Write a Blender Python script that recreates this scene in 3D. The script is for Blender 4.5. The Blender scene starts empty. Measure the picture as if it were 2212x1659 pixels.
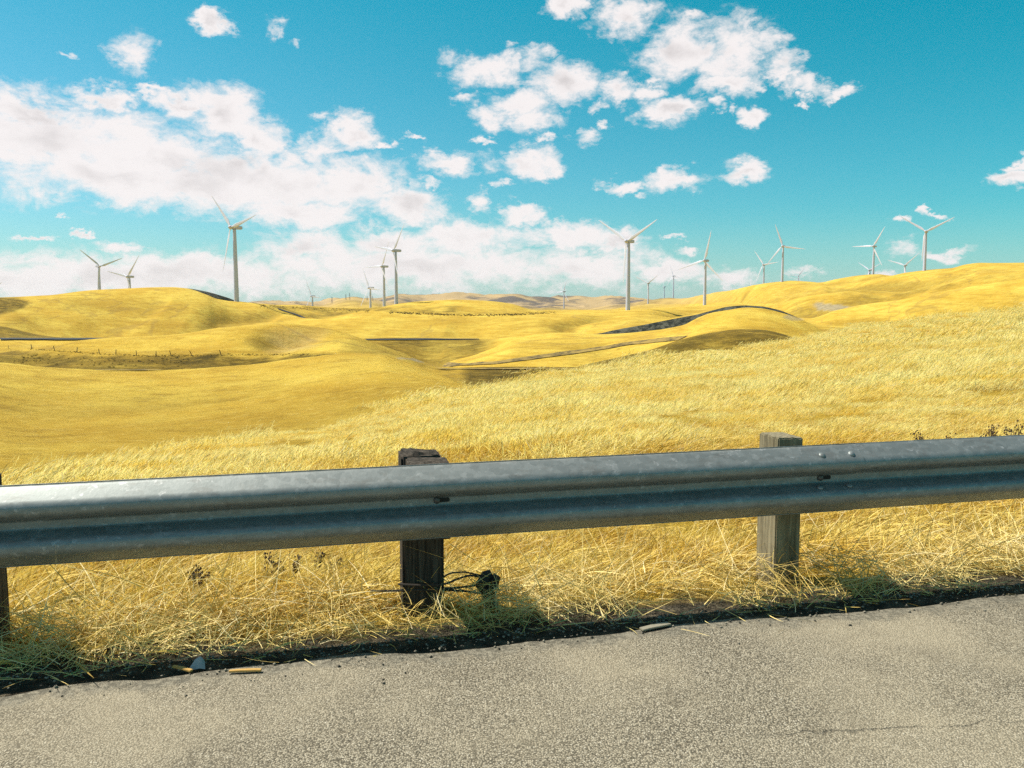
import bpy, math, random
import numpy as np
from mathutils import Vector, Matrix, Euler
R = math.radians
rng = np.random.default_rng(7)
random.seed(7)
sc = bpy.context.scene
COL = sc.collection

# ------------------------------------------------------------------ camera
CAM_H, F, PITCH = 1.43, 820.0, R(5.16)
cam_d = bpy.data.cameras.new('camera'); cam = bpy.data.objects.new('camera', cam_d); COL.objects.link(cam)
cam.location = (0, 0, CAM_H); cam.rotation_euler = (math.pi/2 - PITCH, 0, 0)
cam_d.sensor_width = 36; cam_d.lens = 36*F/1024; cam_d.clip_start = .05; cam_d.clip_end = 40000
sc.camera = cam
sc.render.resolution_x, sc.render.resolution_y = 1024, 768

# ------------------------------------------------------------------ look
sc.view_settings.view_transform = 'Standard'; sc.view_settings.look = 'None'
sc.view_settings.exposure = 0.45; sc.view_settings.gamma = 1
cy = sc.cycles
cy.max_bounces = 6; cy.diffuse_bounces = 2; cy.glossy_bounces = 2; cy.transmission_bounces = 2; cy.transparent_max_bounces = 4
cy.volume_bounces = 0; cy.use_denoising = False; cy.denoiser = 'OPENIMAGEDENOISE'; cy.denoising_input_passes = 'RGB_ALBEDO_NORMAL'; cy.denoising_prefilter = 'ACCURATE'; cy.sample_clamp_indirect = 4
cy.caustics_reflective = cy.caustics_refractive = False

# ------------------------------------------------------------------ sun
ROAD_AZ = R(78.5)
dR = np.array([math.sin(ROAD_AZ), math.cos(ROAD_AZ)]); nR = np.array([-dR[1], dR[0]])
SLOPE = .0127
sh = -dR*.60 + nR*.30                       # horizontal run towards the sun per metre of height
sun_dir = Vector((sh[0], sh[1], 1)).normalized()
SUN_EL = math.asin(sun_dir.z); SUN_AZ = math.atan2(sun_dir.x, sun_dir.y)
sd = bpy.data.lights.new('sun', 'SUN'); sd.energy = 5.0; sd.angle = R(.5); sd.color = (1, .945, .84)
so = bpy.data.objects.new('sun', sd); COL.objects.link(so)
so.rotation_euler = sun_dir.to_track_quat('Z', 'Y').to_euler()

# ------------------------------------------------------------------ px helpers (pixels of a 2212 wide copy of the photo)
PX = 1024/2212.0
def px_dir(x, y):
    u = (np.asarray(x, float)*PX - 512)/F; v = (384 - np.asarray(y, float)*PX)/F
    cp, sp = math.cos(PITCH), math.sin(PITCH)
    X = u; Y = cp + sp*v; Z = -sp + cp*v
    return np.arctan2(X, Y), Z/np.hypot(X, Y)
def dir_px(az, tn):
    X = np.sin(az); Y = np.cos(az); Z = tn
    cp, sp = math.cos(PITCH), math.sin(PITCH)
    yc = Y*cp - Z*sp; zc = Y*sp + Z*cp
    yc = np.where(yc < .05, .05, yc)
    return (512 + F*X/yc)/PX, (384 - F*zc/yc)/PX

# ------------------------------------------------------------------ node helpers
class NT:
    def __init__(s, tree): s.t = tree; s.n = tree.nodes; s.l = tree.links
    def node(s, typ, ins=None, **kw):
        nd = s.n.new(typ)
        for k, v in kw.items(): setattr(nd, k, v)
        if ins:
            for k, v in ins.items(): s.set(nd.inputs[k], v)
        return nd
    def set(s, sock, v):
        if isinstance(v, bpy.types.NodeSocket): s.l.new(v, sock)
        elif isinstance(v, bpy.types.Node): s.l.new(v.outputs[0], sock)
        else:
            if isinstance(v, (tuple, list)) and len(v) == 3 and sock.type == 'RGBA': v = (*v, 1)
            sock.default_value = v
    def math(s, op, a, b=0.0, c=0.0, clamp=False):
        nd = s.node('ShaderNodeMath', operation=op, use_clamp=clamp)
        s.set(nd.inputs[0], a); s.set(nd.inputs[1], b)
        if op in ('MULTIPLY_ADD', 'SMOOTH_MIN', 'SMOOTH_MAX'): s.set(nd.inputs[2], c)
        return nd.outputs[0]
    def vmath(s, op, a, b=None, c=None):
        nd = s.node('ShaderNodeVectorMath', operation=op)
        s.set(nd.inputs[0], a)
        if b is not None: s.set(nd.inputs[1], b)
        if c is not None: s.set(nd.inputs[2], c)
        return nd.outputs['Value'] if op in ('LENGTH', 'DOT_PRODUCT') else nd.outputs[0]
    def ss(s, v, lo, hi, tmin=0.0, tmax=1.0):
        nd = s.node('ShaderNodeMapRange', interpolation_type='SMOOTHSTEP')
        s.set(nd.inputs['Value'], v); s.set(nd.inputs['From Min'], lo); s.set(nd.inputs['From Max'], hi)
        s.set(nd.inputs['To Min'], tmin); s.set(nd.inputs['To Max'], tmax)
        return nd.outputs[0]
    def mix(s, fac, a, b, blend='MIX'):
        nd = s.node('ShaderNodeMix', data_type='RGBA', blend_type=blend)
        s.set(nd.inputs[0], fac); s.set(nd.inputs[6], a); s.set(nd.inputs[7], b)
        return nd.outputs[2]
    def noise(s, vec, scale, detail=3, rough=.55, dist=0.0, out='Fac'):
        nd = s.node('ShaderNodeTexNoise', {'Scale': scale, 'Detail': detail, 'Roughness': rough, 'Distortion': dist})
        if vec is not None: s.set(nd.inputs['Vector'], vec)
        return nd.outputs[out]
    def bump(s, h, strength=.5, dist=.02):
        return s.node('ShaderNodeBump', {'Height': h, 'Strength': strength, 'Distance': dist}).outputs[0]
    def pos(s): return s.node('ShaderNodeNewGeometry').outputs['Position']
    def attr(s, name, out='Fac'): return s.node('ShaderNodeAttribute', attribute_name=name).outputs[out]

def material(name):
    m = bpy.data.materials.new(name); m.use_nodes = True
    t = NT(m.node_tree); b = m.node_tree.nodes['Principled BSDF']
    return m, t, b

# ------------------------------------------------------------------ world: graded daylight sky with broken cumulus
BLOBS = [  # x, y, rx, ry, faintness (photo pixels, turned into azimuth and elevation)
 (110,305,290,85,0),(330,345,200,60,0),(540,380,170,60,0),(300,600,330,40,0),(260,375,260,62,0),(50,238,100,42,0),(420,400,210,62,0),(610,395,170,65,0),(760,400,120,60,0),(880,440,100,45,0),
 (640,450,160,40,0),(480,250,95,55,0),(550,300,65,48,0),(390,225,60,28,0),(230,210,60,22,.25),(330,198,42,10,.45),(760,290,62,42,.1),(830,315,28,10,.4),
 (690,330,60,40,.4),(225,270,22,20,.55),(275,285,26,28,.5),(285,118,46,42,.52),(460,43,34,22,.2),(590,60,22,25,.72),
 (1060,155,92,34,.15),(1215,183,66,48,.05),(1130,230,90,30,.35),(1060,245,60,30,.45),(1150,265,60,28,.35),(1160,130,40,30,.6),(1340,190,56,27,.25),(1445,240,62,30,.1),(1625,253,32,20,.15),
 (1578,245,12,18,.6),(1262,300,36,22,.55),(1220,14,48,25,.1),(1345,38,76,38,.05),(1470,112,98,60,.05),(1575,120,92,74,.30),(1570,185,75,30,.12),
 (1690,140,42,34,.45),(1740,185,34,26,.42),(1810,200,58,14,.35),(1735,222,14,10,.4),(1190,115,26,20,.6),(1400,195,40,20,.6),
 (965,350,66,26,.2),(1130,352,84,34,.1),(1170,370,50,20,.2),(1610,373,50,25,-.1),(1465,388,60,27,.1),(1345,398,46,15,.35),(2195,382,46,20,.1),(2212,345,18,22,.2),
 (1035,430,30,22,.45),(1130,465,58,22,.25),(1230,505,120,32,0),(1330,520,70,28,.1),(1000,510,150,40,.05),(850,520,120,32,.05),(660,530,110,40,.15),
 (350,595,430,44,.0),(60,612,220,36,.1),(900,575,440,56,0),(1250,580,200,46,.05),(1440,590,110,28,.15),(1560,605,80,22,.3),
 (70,517,42,7,.1),(187,512,18,8,.0),(260,535,40,15,.45),(1490,542,32,10,.35),(1450,519,24,6,.5),(1940,466,26,8,.45),(2027,464,26,6,.45),
 (1960,535,34,26,.62),(2050,546,52,12,.4),(1740,580,46,12,.42),(1900,590,30,14,.5),(140,474,14,5,.6),
 (1000,215,40,14,.5),(1290,230,30,14,.55),(1420,165,30,14,.45),(1540,235,25,14,.55),(1660,95,35,22,.55),(900,300,20,8,.55),(1040,300,25,10,.55),(1190,310,22,12,.5),(1300,270,20,10,.55),(1640,190,30,14,.5),
 (150,120,20,8,.6),(640,95,18,14,.65),(700,250,30,14,.5),(930,390,30,10,.5),(1080,400,25,10,.45),(1700,165,30,20,.45),(1100,100,30,12,.6),(1500,40,40,16,.55),(1620,60,30,16,.6)]
w = bpy.data.worlds.new('World'); sc.world = w; w.use_nodes = True
t = NT(w.node_tree); t.n.clear()
sky = t.node('ShaderNodeTexSky', sky_type='NISHITA', sun_disc=False, sun_elevation=SUN_EL, sun_rotation=SUN_AZ, altitude=100, air_density=1.0, dust_density=.7, ozone_density=1.5)
dirv = t.node('ShaderNodeTexCoord').outputs['Generated']
sep = t.node('ShaderNodeSeparateXYZ', {0: dirv})
X, Y, Z = sep.outputs
az = t.math('MULTIPLY', t.math('ARCTAN2', X, Y), 180/math.pi)
el = t.math('MULTIPLY', t.math('ARCSINE', Z), 180/math.pi)
ae = t.node('ShaderNodeCombineXYZ', {0: az, 1: el, 2: 0.0}).outputs[0]
# wind-torn warp of the lookup
wn = t.node('ShaderNodeTexNoise', {'Vector': t.vmath('MULTIPLY', ae, (.32, .5, 1)), 'Scale': 1.0, 'Detail': 7.0, 'Roughness': .68})
warp = t.vmath('MULTIPLY', t.vmath('SUBTRACT', wn.outputs['Color'], (.5, .5, .5)), (5.0, 3.4, 0))
p = t.vmath('ADD', ae, warp)
acc = None
for (bx, by, rx, ry, fa) in BLOBS:
    a0, t0 = px_dir(bx, by); e0 = math.degrees(math.atan(float(t0))); a0 = math.degrees(float(a0))
    k = 1024/2212*180/math.pi/F
    ix, iy = 1/(rx*1.06*k), 1/(ry*1.08*k)
    ln = t.vmath('LENGTH', t.vmath('MULTIPLY_ADD', p, (ix, iy, 0), (-a0*ix, -e0*iy, fa*1.0)))
    acc = ln if acc is None else t.math('MINIMUM', acc, ln)
# loose cumulus for the rest of the sky, outside the photographed quarter
out_view = t.ss(t.math('ABSOLUTE', az), 38, 50)
gen = t.math('SUBTRACT', t.noise(t.vmath('MULTIPLY', ae, (.045, .09, 1)), 1.0, 3), t.ss(t.math('ABSOLUTE', az), 60, 110, 0, .2))
acc = t.math('MINIMUM', acc, t.math('ADD', t.ss(gen, .50, .76, 2.2, .3), t.math('MULTIPLY', t.math('SUBTRACT', 1.0, out_view), 3.0)))
body = t.math('SUBTRACT', 1.0, acc)
nv = t.vmath('MULTIPLY', ae, (.26, .42, 1))
n1 = t.noise(nv, 1.35, 9, .68, .35)
n2 = t.noise(t.vmath('ADD', nv, (.22, -.20, 0)), .9, 3, .5, .2)     # the same noise, a step away from the sun
dens = t.math('ADD', t.math('MULTIPLY_ADD', body, 1.75, -.16), t.math('MULTIPLY_ADD', n1, 3.1, -1.50))
dens2 = t.math('ADD', t.math('MULTIPLY', body, 1.45), t.math('MULTIPLY_ADD', n2, 2.6, -1.25))
dens = t.math('ADD', dens, t.math('MULTIPLY_ADD', t.noise(t.vmath('MULTIPLY', p, (.85, 1.5, 1)), 1.0, 7, .66), 1.1, -.55))
alpha = t.ss(dens, -.36, .98)
core = t.ss(dens2, .85, 2.0)
shade = t.math('MULTIPLY', core, t.ss(el, -2, 16, .65, 1.0))
c_lit, c_sh = (.965, .905, .895), (.67, .62, .615)
cloud_c = t.mix(shade, c_lit, c_sh)
tint0 = t.mix(t.ss(t.math('ADD', el, t.math('MULTIPLY', az, .16)), -3, 27), (.44, .84, .86), (.0, .90, .80))
tint = t.mix(t.ss(el, 30, 60), tint0, (1.05, .84, .60))
grade = t.mix(1.0, sky.outputs[0], tint, 'MULTIPLY')
skyc = t.vmath('SCALE', grade); skyc.node.inputs['Scale'].default_value = .102
skyc = t.mix(t.ss(el, 7, -1, 0, .55), skyc, (.42, .53, .53))
cl = t.vmath('SCALE', cloud_c); cl.node.inputs['Scale'].default_value = .74
final = t.mix(t.math('MULTIPLY', alpha, .96), skyc, cl)
bg = t.node('ShaderNodeBackground', {'Color': final, 'Strength': 1.0})
t.l.new(bg.outputs[0], t.node('ShaderNodeOutputWorld').inputs[0])

# ------------------------------------------------------------------ numpy value noise
def _h(ix, iy, seed):
    n = (ix.astype(np.int64)*374761393 + iy.astype(np.int64)*668265263 + seed*144269504) & 0xffffffff
    n = ((n ^ (n >> 13))*1274126177) & 0xffffffff
    return ((n ^ (n >> 16)) & 0xffff)/65535.0
def vnoise(x, y, seed=0):
    ix = np.floor(x); iy = np.floor(y); fx = x-ix; fy = y-iy
    fx = fx*fx*fx*(fx*(fx*6-15)+10); fy = fy*fy*fy*(fy*(fy*6-15)+10)
    a = _h(ix, iy, seed); b = _h(ix+1, iy, seed); c = _h(ix, iy+1, seed); d = _h(ix+1, iy+1, seed)
    return (a*(1-fx)+b*fx)*(1-fy)+(c*(1-fx)+d*fx)*fy - .5
def fbm(x, y, o=4, seed=0, gain=.5):
    s = 0; a = 1
    for i in range(o):
        s = s + a*vnoise(x*2**i, y*2**i, seed+i*17); a *= gain
    return s

# ------------------------------------------------------------------ mesh helpers
def mesh_obj(name, verts, faces, mat=None, parent=None, smooth=False, link=True):
    me = bpy.data.meshes.new(name)
    verts = np.asarray(verts, np.float32)
    if isinstance(faces, np.ndarray):
        nf, k = faces.shape
        me.vertices.add(len(verts)); me.vertices.foreach_set('co', verts.ravel())
        me.loops.add(nf*k); me.loops.foreach_set('vertex_index', faces.astype(np.int32).ravel())
        me.polygons.add(nf); me.polygons.foreach_set('loop_start', np.arange(0, nf*k, k, dtype=np.int32))
        me.update(calc_edges=True)
    else:
        me.from_pydata([tuple(map(float, v)) for v in verts], [], faces); me.update()
    if smooth: me.polygons.foreach_set('use_smooth', np.ones(len(me.polygons), bool))
    if mat: me.materials.append(mat)
    o = bpy.data.objects.new(name, me)
    if link: COL.objects.link(o)
    if parent: o.parent = parent
    return o
def tag(o, label=None, cat=None, group=None, kind=None):
    if label: o['label'] = label
    if cat: o['category'] = cat
    if group: o['group'] = group
    if kind: o['kind'] = kind
    return o
def empty(name, loc, rz=0):
    o = bpy.data.objects.new(name, None); o.empty_display_size = .2; COL.objects.link(o)
    o.location = loc; o.rotation_euler = (0, 0, rz); return o
def box(w_, d_, h_, bev=0.0, c=(0, 0, 0), jitter=0.0, seg=1):
    """bevelled box, centred at c; returns verts, faces"""
    import bmesh
    bm = bmesh.new(); bmesh.ops.create_cube(bm, size=1)
    bmesh.ops.scale(bm, vec=(w_, d_, h_), verts=bm.verts)
    if seg > 1: bmesh.ops.subdivide_edges(bm, edges=bm.edges[:], cuts=seg, use_grid_fill=True)
    if bev:
        es = [e for e in bm.edges if len(e.link_faces) == 2 and e.link_faces[0].normal.dot(e.link_faces[1].normal) < .5]
        bmesh.ops.bevel(bm, geom=es, offset=bev, segments=2, affect='EDGES')
    v = np.array([list(x.co) for x in bm.verts]) + np.array(c)
    if jitter: v += np.random.default_rng(int(w_*1000+h_*77)).normal(0, jitter, v.shape)
    bm.verts.index_update(); f = [[x.index for x in g.verts] for g in bm.faces]; bm.free()
    return v, f
def merge(*vf):
    V = []; Fc = []; n = 0
    for v, f in vf:
        V.append(np.asarray(v, float)); Fc += [[i+n for i in q] for q in f]; n += len(v)
    return np.concatenate(V), Fc
def tube(pts, rad, k=8, cap=True):
    pts = np.asarray(pts, float); n = len(pts)
    rad = np.full(n, rad) if np.isscalar(rad) else np.asarray(rad, float)
    V = []; Fc = []
    up = np.array([0, 0, 1.]); pt = pts[1]-pts[0]; pt /= np.linalg.norm(pt)
    a = np.cross(pt, up if abs(pt[2]) < .9 else np.array([1., 0, 0])); a /= np.linalg.norm(a)
    for i in range(n):
        tn = pts[min(i+1, n-1)]-pts[max(i-1, 0)]; tn /= np.linalg.norm(tn)+1e-9
        a = a-tn*a.dot(tn); a /= np.linalg.norm(a); b = np.cross(tn, a)
        for j in range(k):
            th = 2*math.pi*j/k
            V.append(pts[i]+rad[i]*(a*math.cos(th)+b*math.sin(th)))
    for i in range(n-1):
        for j in range(k):
            Fc.append([i*k+j, i*k+(j+1) % k, (i+1)*k+(j+1) % k, (i+1)*k+j])
    if cap: Fc.append(list(range(k))[::-1]); Fc.append([(n-1)*k+j for j in range(k)])
    return np.array(V), Fc

# ------------------------------------------------------------------ terrain: one sheet of hills from the verge to the horizon
# crest lines, nearest first: photo column, photo row, distance in metres
L0 = [(-300,1110,10),(0,1037,13),(70,1024,14),(364,962,18),(737,911,25),(877,878,29),(1037,844,33),(1204,811,38),(1475,769,46),(1608,754,50),(1758,734,56),(1808,721,58),(1975,694,66),(2212,671,76),(2500,640,85)]
L1 = [(-300,780,130),(0,787,130),(99,796,128),(198,800,125),(372,800,122),(471,792,120),(549,786,118),(650,773,115),(737,765,112),(821,767,110),(871,782,108),(924,802,106),(971,819,104),(1024,843,100),(1100,856,100),(1300,815,110),(1608,775,120),(1808,742,130),(2212,690,150)]
L2 = [(-300,775,230),(0,758,230),(99,742,230),(198,732,230),(372,722,228),(496,706,225),(550,703,222),(617,700,220),(650,703,218),(700,711,215),(737,721,212),(800,742,208),(871,768,205),(924,789,200),(960,796,196),(1000,797,194),(1240,797,192),(1271,790,192),(1320,779,195),(1404,759,200),(1475,735,208),(1541,719,214),(1600,712,218),(1648,714,222),(1688,722,225),(1740,736,228),(1808,734,230),(1975,706,235),(2212,686,240)]
L3 = [(-300,735,400),(0,733,400),(300,733,390),(372,736,380),(496,722,370),(617,716,360),(700,724,355),(800,752,350),(871,778,345),(924,799,340),(950,796,335),(964,786,335),(1024,769,335),(1071,752,340),(1121,732,345),(1171,722,350),(1221,719,350),(1284,721,350),(1350,718,350),(1404,712,350),(1475,700,350),(1508,684,350),(1541,672,350),(1575,666,350),(1608,662,350),(1641,664,350),(1675,671,350),(1725,686,350),(1758,702,350),(1795,722,350),(1850,726,350),(1975,708,360),(2212,688,370)]
L4 = [(-300,690,520),(0,705,520),(74,721,520),(139,729,510),(250,736,500),(372,738,490),(496,724,485),(617,718,480),(700,724,480),(781,733,480),(1037,732,480),(1087,729,470),(1137,726,440),(1171,722.5,400),(1221,719.5,370),(1284,720,361),(1321,712,361),(1371,702,362),(1475,681,363),(1508,675,363),(1541,667,362),(1575,659,361),(1608,656,361),(1641,658,361),(1675,664.5,362),(1708,677,363),(1728,687,363),(1795,724,370),(1850,728,380),(1975,710,400),(2212,690,420)]
L5 = [(-300,645,760),(0,642,760),(99,639.5,775),(174,631,785),(273,624.5,795),(372,621,800),(402,623,800),(446,636,795),(470,646,798),(496,650.5,808),(520,652.5,812),(549,654,812),(600,669,810),(663,687,760),(700,689,740),(740,681,740),(800,673,740),(904,677,740),(1000,680,740),(1100,679,750),(1150,677,770),(1200,673,800),(1300,671,830),(1360,669.7,842),(1400,668,870),(1475,664,1050),(1523,659.5,1193),(1575,656,1150),(1620,660,1000),(1675,672,800),(1712,684,680),(1748,686,650),(1808,669,640),(1875,657,640),(1941,649,640),(2008,635,640),(2075,624,640),(2212,599,640),(2500,560,640)]
L6 = [(-300,655,1000),(0,650,1000),(273,632,1000),(350,626,900),(372,622.5,830),(395,622.6,820),(442,629,815),(482,640,816),(514,650,840),(532,653,880),(560,656,950),(603,658,1000),(658,660,1040),(708,663.5,1050),(775,665,1055),(824,663,1055),(862,657,1055),(904,652,1060),(987,648,1065),(1037,649,1070),(1104,655.6,1080),(1154,669,1100),(1217,670,1300),(1300,669,1700),(1360,664,2200),(1400,659,2290),(1475,657,2000),(1523,655,1500),(1575,653,1400),(1620,657,1100),(1684,658,930),(1710,649,930),(1743,641,930),(1796,633,930),(1841,628,930),(1900,629,930),(1948,631,920),(1972,626,920),(2008,615.6,920),(2043,605,920),(2091,594,920),(2118,586,920),(2212,580,920),(2500,560,920)]
L7 = [(-300,665,2000),(0,660,2000),(402,640,2000),(532,662,2300),(680,663,2600),(710,658,2600),(730,649.5,2600),(746,645,2600),(764,643.5,2600),(782,646,2600),(804,648.6,2600),(831,656,2600),(870,661,2600),(1000,660,2700),(1154,665,2700),(1217,664,2720),(1300,664,2700),(1368,657,2600),(1400,650,2550),(1450,646,2500),(1470,647,2450),(1523,637.5,2200),(1559,630.5,2000),(1591,625,1850),(1620,618,1700),(1650,613,1620),(1686,609,1589),(1710,607,1580),(1734,608,1560),(1762,610,1540),(1774,613,1500),(1805,619,1450),(1841,617,1420),(1855,613,1410),(1888,603.6,1400),(1924,596.5,1390),(1955,589.5,1380),(2000,584.6,1370),(2055,580,1370),(2086,572,1370),(2118,568,1370),(2212,567,1370),(2500,560,1370)]
L8 = [(-300,668,5000),(0,660,5000),(402,650,5000),(500,656,5000),(537,652.5,5000),(569,650,5000),(603,650,5000),(618,651.6,5000),(641,650,5000),(679,652,5000),(693,651,5000),(719,646,5000),(737,646.5,5000),(809,645.7,5000),(841,641,5000),(864,637,5000),(911,639,5000),(954,635.6,5000),(981,633,5000),(1014,636,5000),(1047,639,5000),(1104,637,5000),(1154,639,5000),(1237,640.5,5000),(1304,640.5,5000),(1354,644,5000),(1404,649.5,5000),(1470,654,4500),(1600,640,3500),(1700,615,2400),(1740,611,1900),(1774,610,1760),(1805,603.6,1740),(1843,597,1730),(1877,593.5,1723),(1896,592.5,1723),(1924,595.5,1730),(1955,596,1800),(2212,580,2200)]
LAYERS = [L0, L1, L2, L3, L4, L5, L6, L7, L8]
DIP = [0, .013, .012, .012, .007, .010, .006, .006, .004]
VFR = [0, .45, .55, .45, .45, .5, .5, .5, .5]      # where the valley lies between two crests
NPER = [3, 5, 14, 30, 12, 24, 20, 20, 20, 20, 14, 14, 16, 26, 18, 26, 18, 26, 18, 34, 12]

def pchip_slopes(X, Yv):
    h = np.diff(X, axis=1); dl = np.diff(Yv, axis=1)/h
    m = np.zeros_like(Yv)
    a, b = dl[:, :-1], dl[:, 1:]
    w1 = 2*h[:, 1:]+h[:, :-1]; w2 = h[:, 1:]+2*h[:, :-1]
    ok = a*b > 0
    with np.errstate(divide='ignore', invalid='ignore'):
        hm = (w1+w2)/(w1/a+w2/b)
    m[:, 1:-1] = np.where(ok, hm, 0)
    m[:, 0] = dl[:, 0]; m[:, -1] = dl[:, -1]
    return m
def interp_smooth(xq, x, y):
    x = np.asarray(x, float)[None]; y = np.asarray(y, float)[None]
    m = pchip_slopes(x, y)[0]; x = x[0]; y = y[0]
    xq = np.clip(xq, x[0], x[-1])
    i = np.clip(np.searchsorted(x, xq)-1, 0, len(x)-2)
    h = x[i+1]-x[i]; s = (xq-x[i])/h
    return y[i]*(1+2*s)*(1-s)**2 + m[i]*h*s*(1-s)**2 + y[i+1]*s*s*(3-2*s) + m[i+1]*h*s*s*(s-1)
AZN = math.atan2(nR[0], nR[1])
def ground_nodes(azs):
    """distances D and elevation tangents (from eye height) of the control points along each azimuth"""
    azs = np.atleast_1d(np.asarray(azs, float)); c = np.cos(azs-AZN)
    s_ = np.sin(azs-ROAD_AZ+math.pi/2)
    Ds = []; Ts = []
    for (pp, dz) in ((3.15, -.06), (3.36, -.015), (4.1, -.07)):
        D = pp/c; along = D*(np.sin(azs)*dR[0]+np.cos(azs)*dR[1])
        Ds.append(D); Ts.append((SLOPE*along+dz-CAM_H)/D)
    cr = []
    for L in LAYERS:
        a, tn = px_dir([q[0] for q in L], [q[1] for q in L])
        Dl = [q[2] for q in L]
        cr.append((np.exp(interp_smooth(azs, a, np.log(Dl))), interp_smooth(azs, a, tn)))
    # near field: straight fall from the verge to the first crest, grass height taken off
    D0, T0 = cr[0]; D0 = np.maximum(D0, Ds[-1]*1.5); T0 = T0 - .20/D0
    za = Ts[-1]*Ds[-1]; zb = T0*D0
    Dm = np.sqrt(Ds[-1]*D0); fr = (Dm-Ds[-1])/(D0-Ds[-1])
    Ds += [Dm, D0]; Ts += [(za+(zb-za)*fr)/Dm, T0]
    for k in range(1, len(cr)):
        Dk, Tk = cr[k]; Dk = np.maximum(Dk, Ds[-1]*1.02)
        Dv = np.exp(np.log(Ds[-1])*(1-VFR[k])+np.log(Dk)*VFR[k])
        Tv = np.minimum(Ts[-1], Tk) - DIP[k]*np.clip((Dk/Ds[-1]-1)*3, .12, 1)
        Ds += [Dv, Dk]; Ts += [Tv, Tk]
    Ds.append(np.maximum(9500, Ds[-1]*1.3)*np.ones_like(azs)); Ts.append(Ts[-1]-.02)
    return np.stack(Ds, 1), np.stack(Ts, 1)
HOL_A = float(px_dir(645, 735)[0]); HOL = (204*math.sin(HOL_A), 204*math.cos(HOL_A))   # slipped hollow in the side of the left ridge
def detail(x, y, D):
    z = 1.5*fbm(x/70, y/70, 3, 3)*np.clip((D-60)/120, 0, 1)
    z = z + .22*fbm(x/11, y/11, 3, 9)*np.clip((D-20)/40, 0, 1)*np.clip(1.4-D/900, .0, 1)
    z = z + .10*fbm(x/2.6, y/2.6, 3, 21)*np.clip((D-4.6)/6, 0, 1)*np.clip(1.2-D/250, 0, 1)
    lx = (x-HOL[0])*math.cos(HOL_A)-(y-HOL[1])*math.sin(HOL_A); ly = (x-HOL[0])*math.sin(HOL_A)+(y-HOL[1])*math.cos(HOL_A)
    rr = np.hypot((lx+3*fbm(x/9, y/9, 2, 63))/13.5, ly/15); z = z - 4.2*np.clip(1.15-rr, 0, 1)**1.5*np.clip((8-ly)/8, 0, 1)
    rid = 1-np.abs(fbm(x/420, y/420, 4, 31))*2.6
    z = z + 26*(rid-.6)*np.clip((D-1900)/1500, 0, 1)
    return z
def folds(x, y, D, i, s, h):
    """side gullies on the hill faces, fading out at crests and valley floors"""
    wx = x+18*fbm(x/60, y/60, 2, 41); wy = y+18*fbm(x/60+9, y/60, 2, 43)
    near = fbm(wx/34, wy/80, 3, 51)*2.6*np.clip((D-40)/50, 0, 1)*np.clip((420-D)/150, 0, 1)
    farr = (np.abs(fbm(wx/150, wy/330, 3, 57))-.16)*34*np.clip((D-380)/200, 0, 1)*np.clip((2600-D)/900, 0, 1)
    return np.minimum(near+farr, 1.2)*np.clip(h/.16-.12, 0, 1)*np.where((i >= 5) & (i % 2 == 1), np.minimum(1, 5*s*(1-s)*np.clip((1-s)*2.2, 0, 1)), 0)
def ground_z(azs, D):
    """world height at azimuths azs and distances D (same length)"""
    azs = np.atleast_1d(np.asarray(azs, float)); D = np.atleast_1d(np.asarray(D, float))
    Dn, Tn = ground_nodes(azs); X_ = np.log(Dn); M = pchip_slopes(X_, Tn)
    q = np.log(np.clip(D, Dn[:, 0], Dn[:, -1]))
    i = np.clip((X_ <= q[:, None]).sum(1)-1, 0, X_.shape[1]-2); r = np.arange(len(azs))
    h = X_[r, i+1]-X_[r, i]; s = (q-X_[r, i])/h
    T = Tn[r, i]*(1+2*s)*(1-s)**2 + M[r, i]*h*s*(1-s)**2 + Tn[r, i+1]*s*s*(3-2*s) + M[r, i+1]*h*s*s*(s-1)
    return T*D + CAM_H + detail(D*np.sin(azs), D*np.cos(azs), D) + folds(D*np.sin(azs), D*np.cos(azs), D, i, s, h)
def gz_xy(x, y):
    x = np.atleast_1d(np.asarray(x, float)); y = np.atleast_1d(np.asarray(y, float))
    return ground_z(np.arctan2(x, y), np.hypot(x, y))
def ray_hit(x, y, dmin=5.0, dmax=6000.0):
    """first point where the sight line through photo pixel (x, y) meets the ground"""
    a, tn = px_dir(x, y); a = float(a); tn = float(tn)
    Dq = np.exp(np.linspace(math.log(dmin), math.log(dmax), 1500))
    z = ground_z(np.full(1500, a), Dq); ok = np.nonzero(z >= tn*Dq+CAM_H)[0]
    D = Dq[ok[0]] if len(ok) else Dq[np.argmin(np.abs(z-tn*Dq-CAM_H))]
    return np.array([D*math.sin(a), D*math.cos(a), float(ground_z([a], [D])[0])]), D

azc = np.concatenate([np.arange(-95, -37, 1.0), np.arange(-37, 37, .082), np.arange(37, 72.1, 1.0)])
azr = np.radians(azc); NC = len(azr)
Dn, Tn = ground_nodes(azr); Xn = np.log(Dn); Mn = pchip_slopes(Xn, Tn)
rowH = []; rowsD = []; rowsT = []; rowK = []; rowS = []
NK = Dn.shape[1]
for k in range(NK-1):
    n_ = NPER[k]
    for j in range(n_ + (1 if k == NK-2 else 0)):
        s = j/n_; h = Xn[:, k+1]-Xn[:, k]
        T = Tn[:, k]*(1+2*s)*(1-s)**2 + Mn[:, k]*h*s*(1-s)**2 + Tn[:, k+1]*s*s*(3-2*s) + Mn[:, k+1]*h*s*s*(s-1)
        rowsD.append(np.exp(Xn[:, k]+h*s)); rowsT.append(T); rowH.append(h); rowK.append(k); rowS.append(s)
Dg = np.array(rowsD); Tg = np.array(rowsT); NR = len(rowK)
A_ = np.broadcast_to(azr, Dg.shape)
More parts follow.
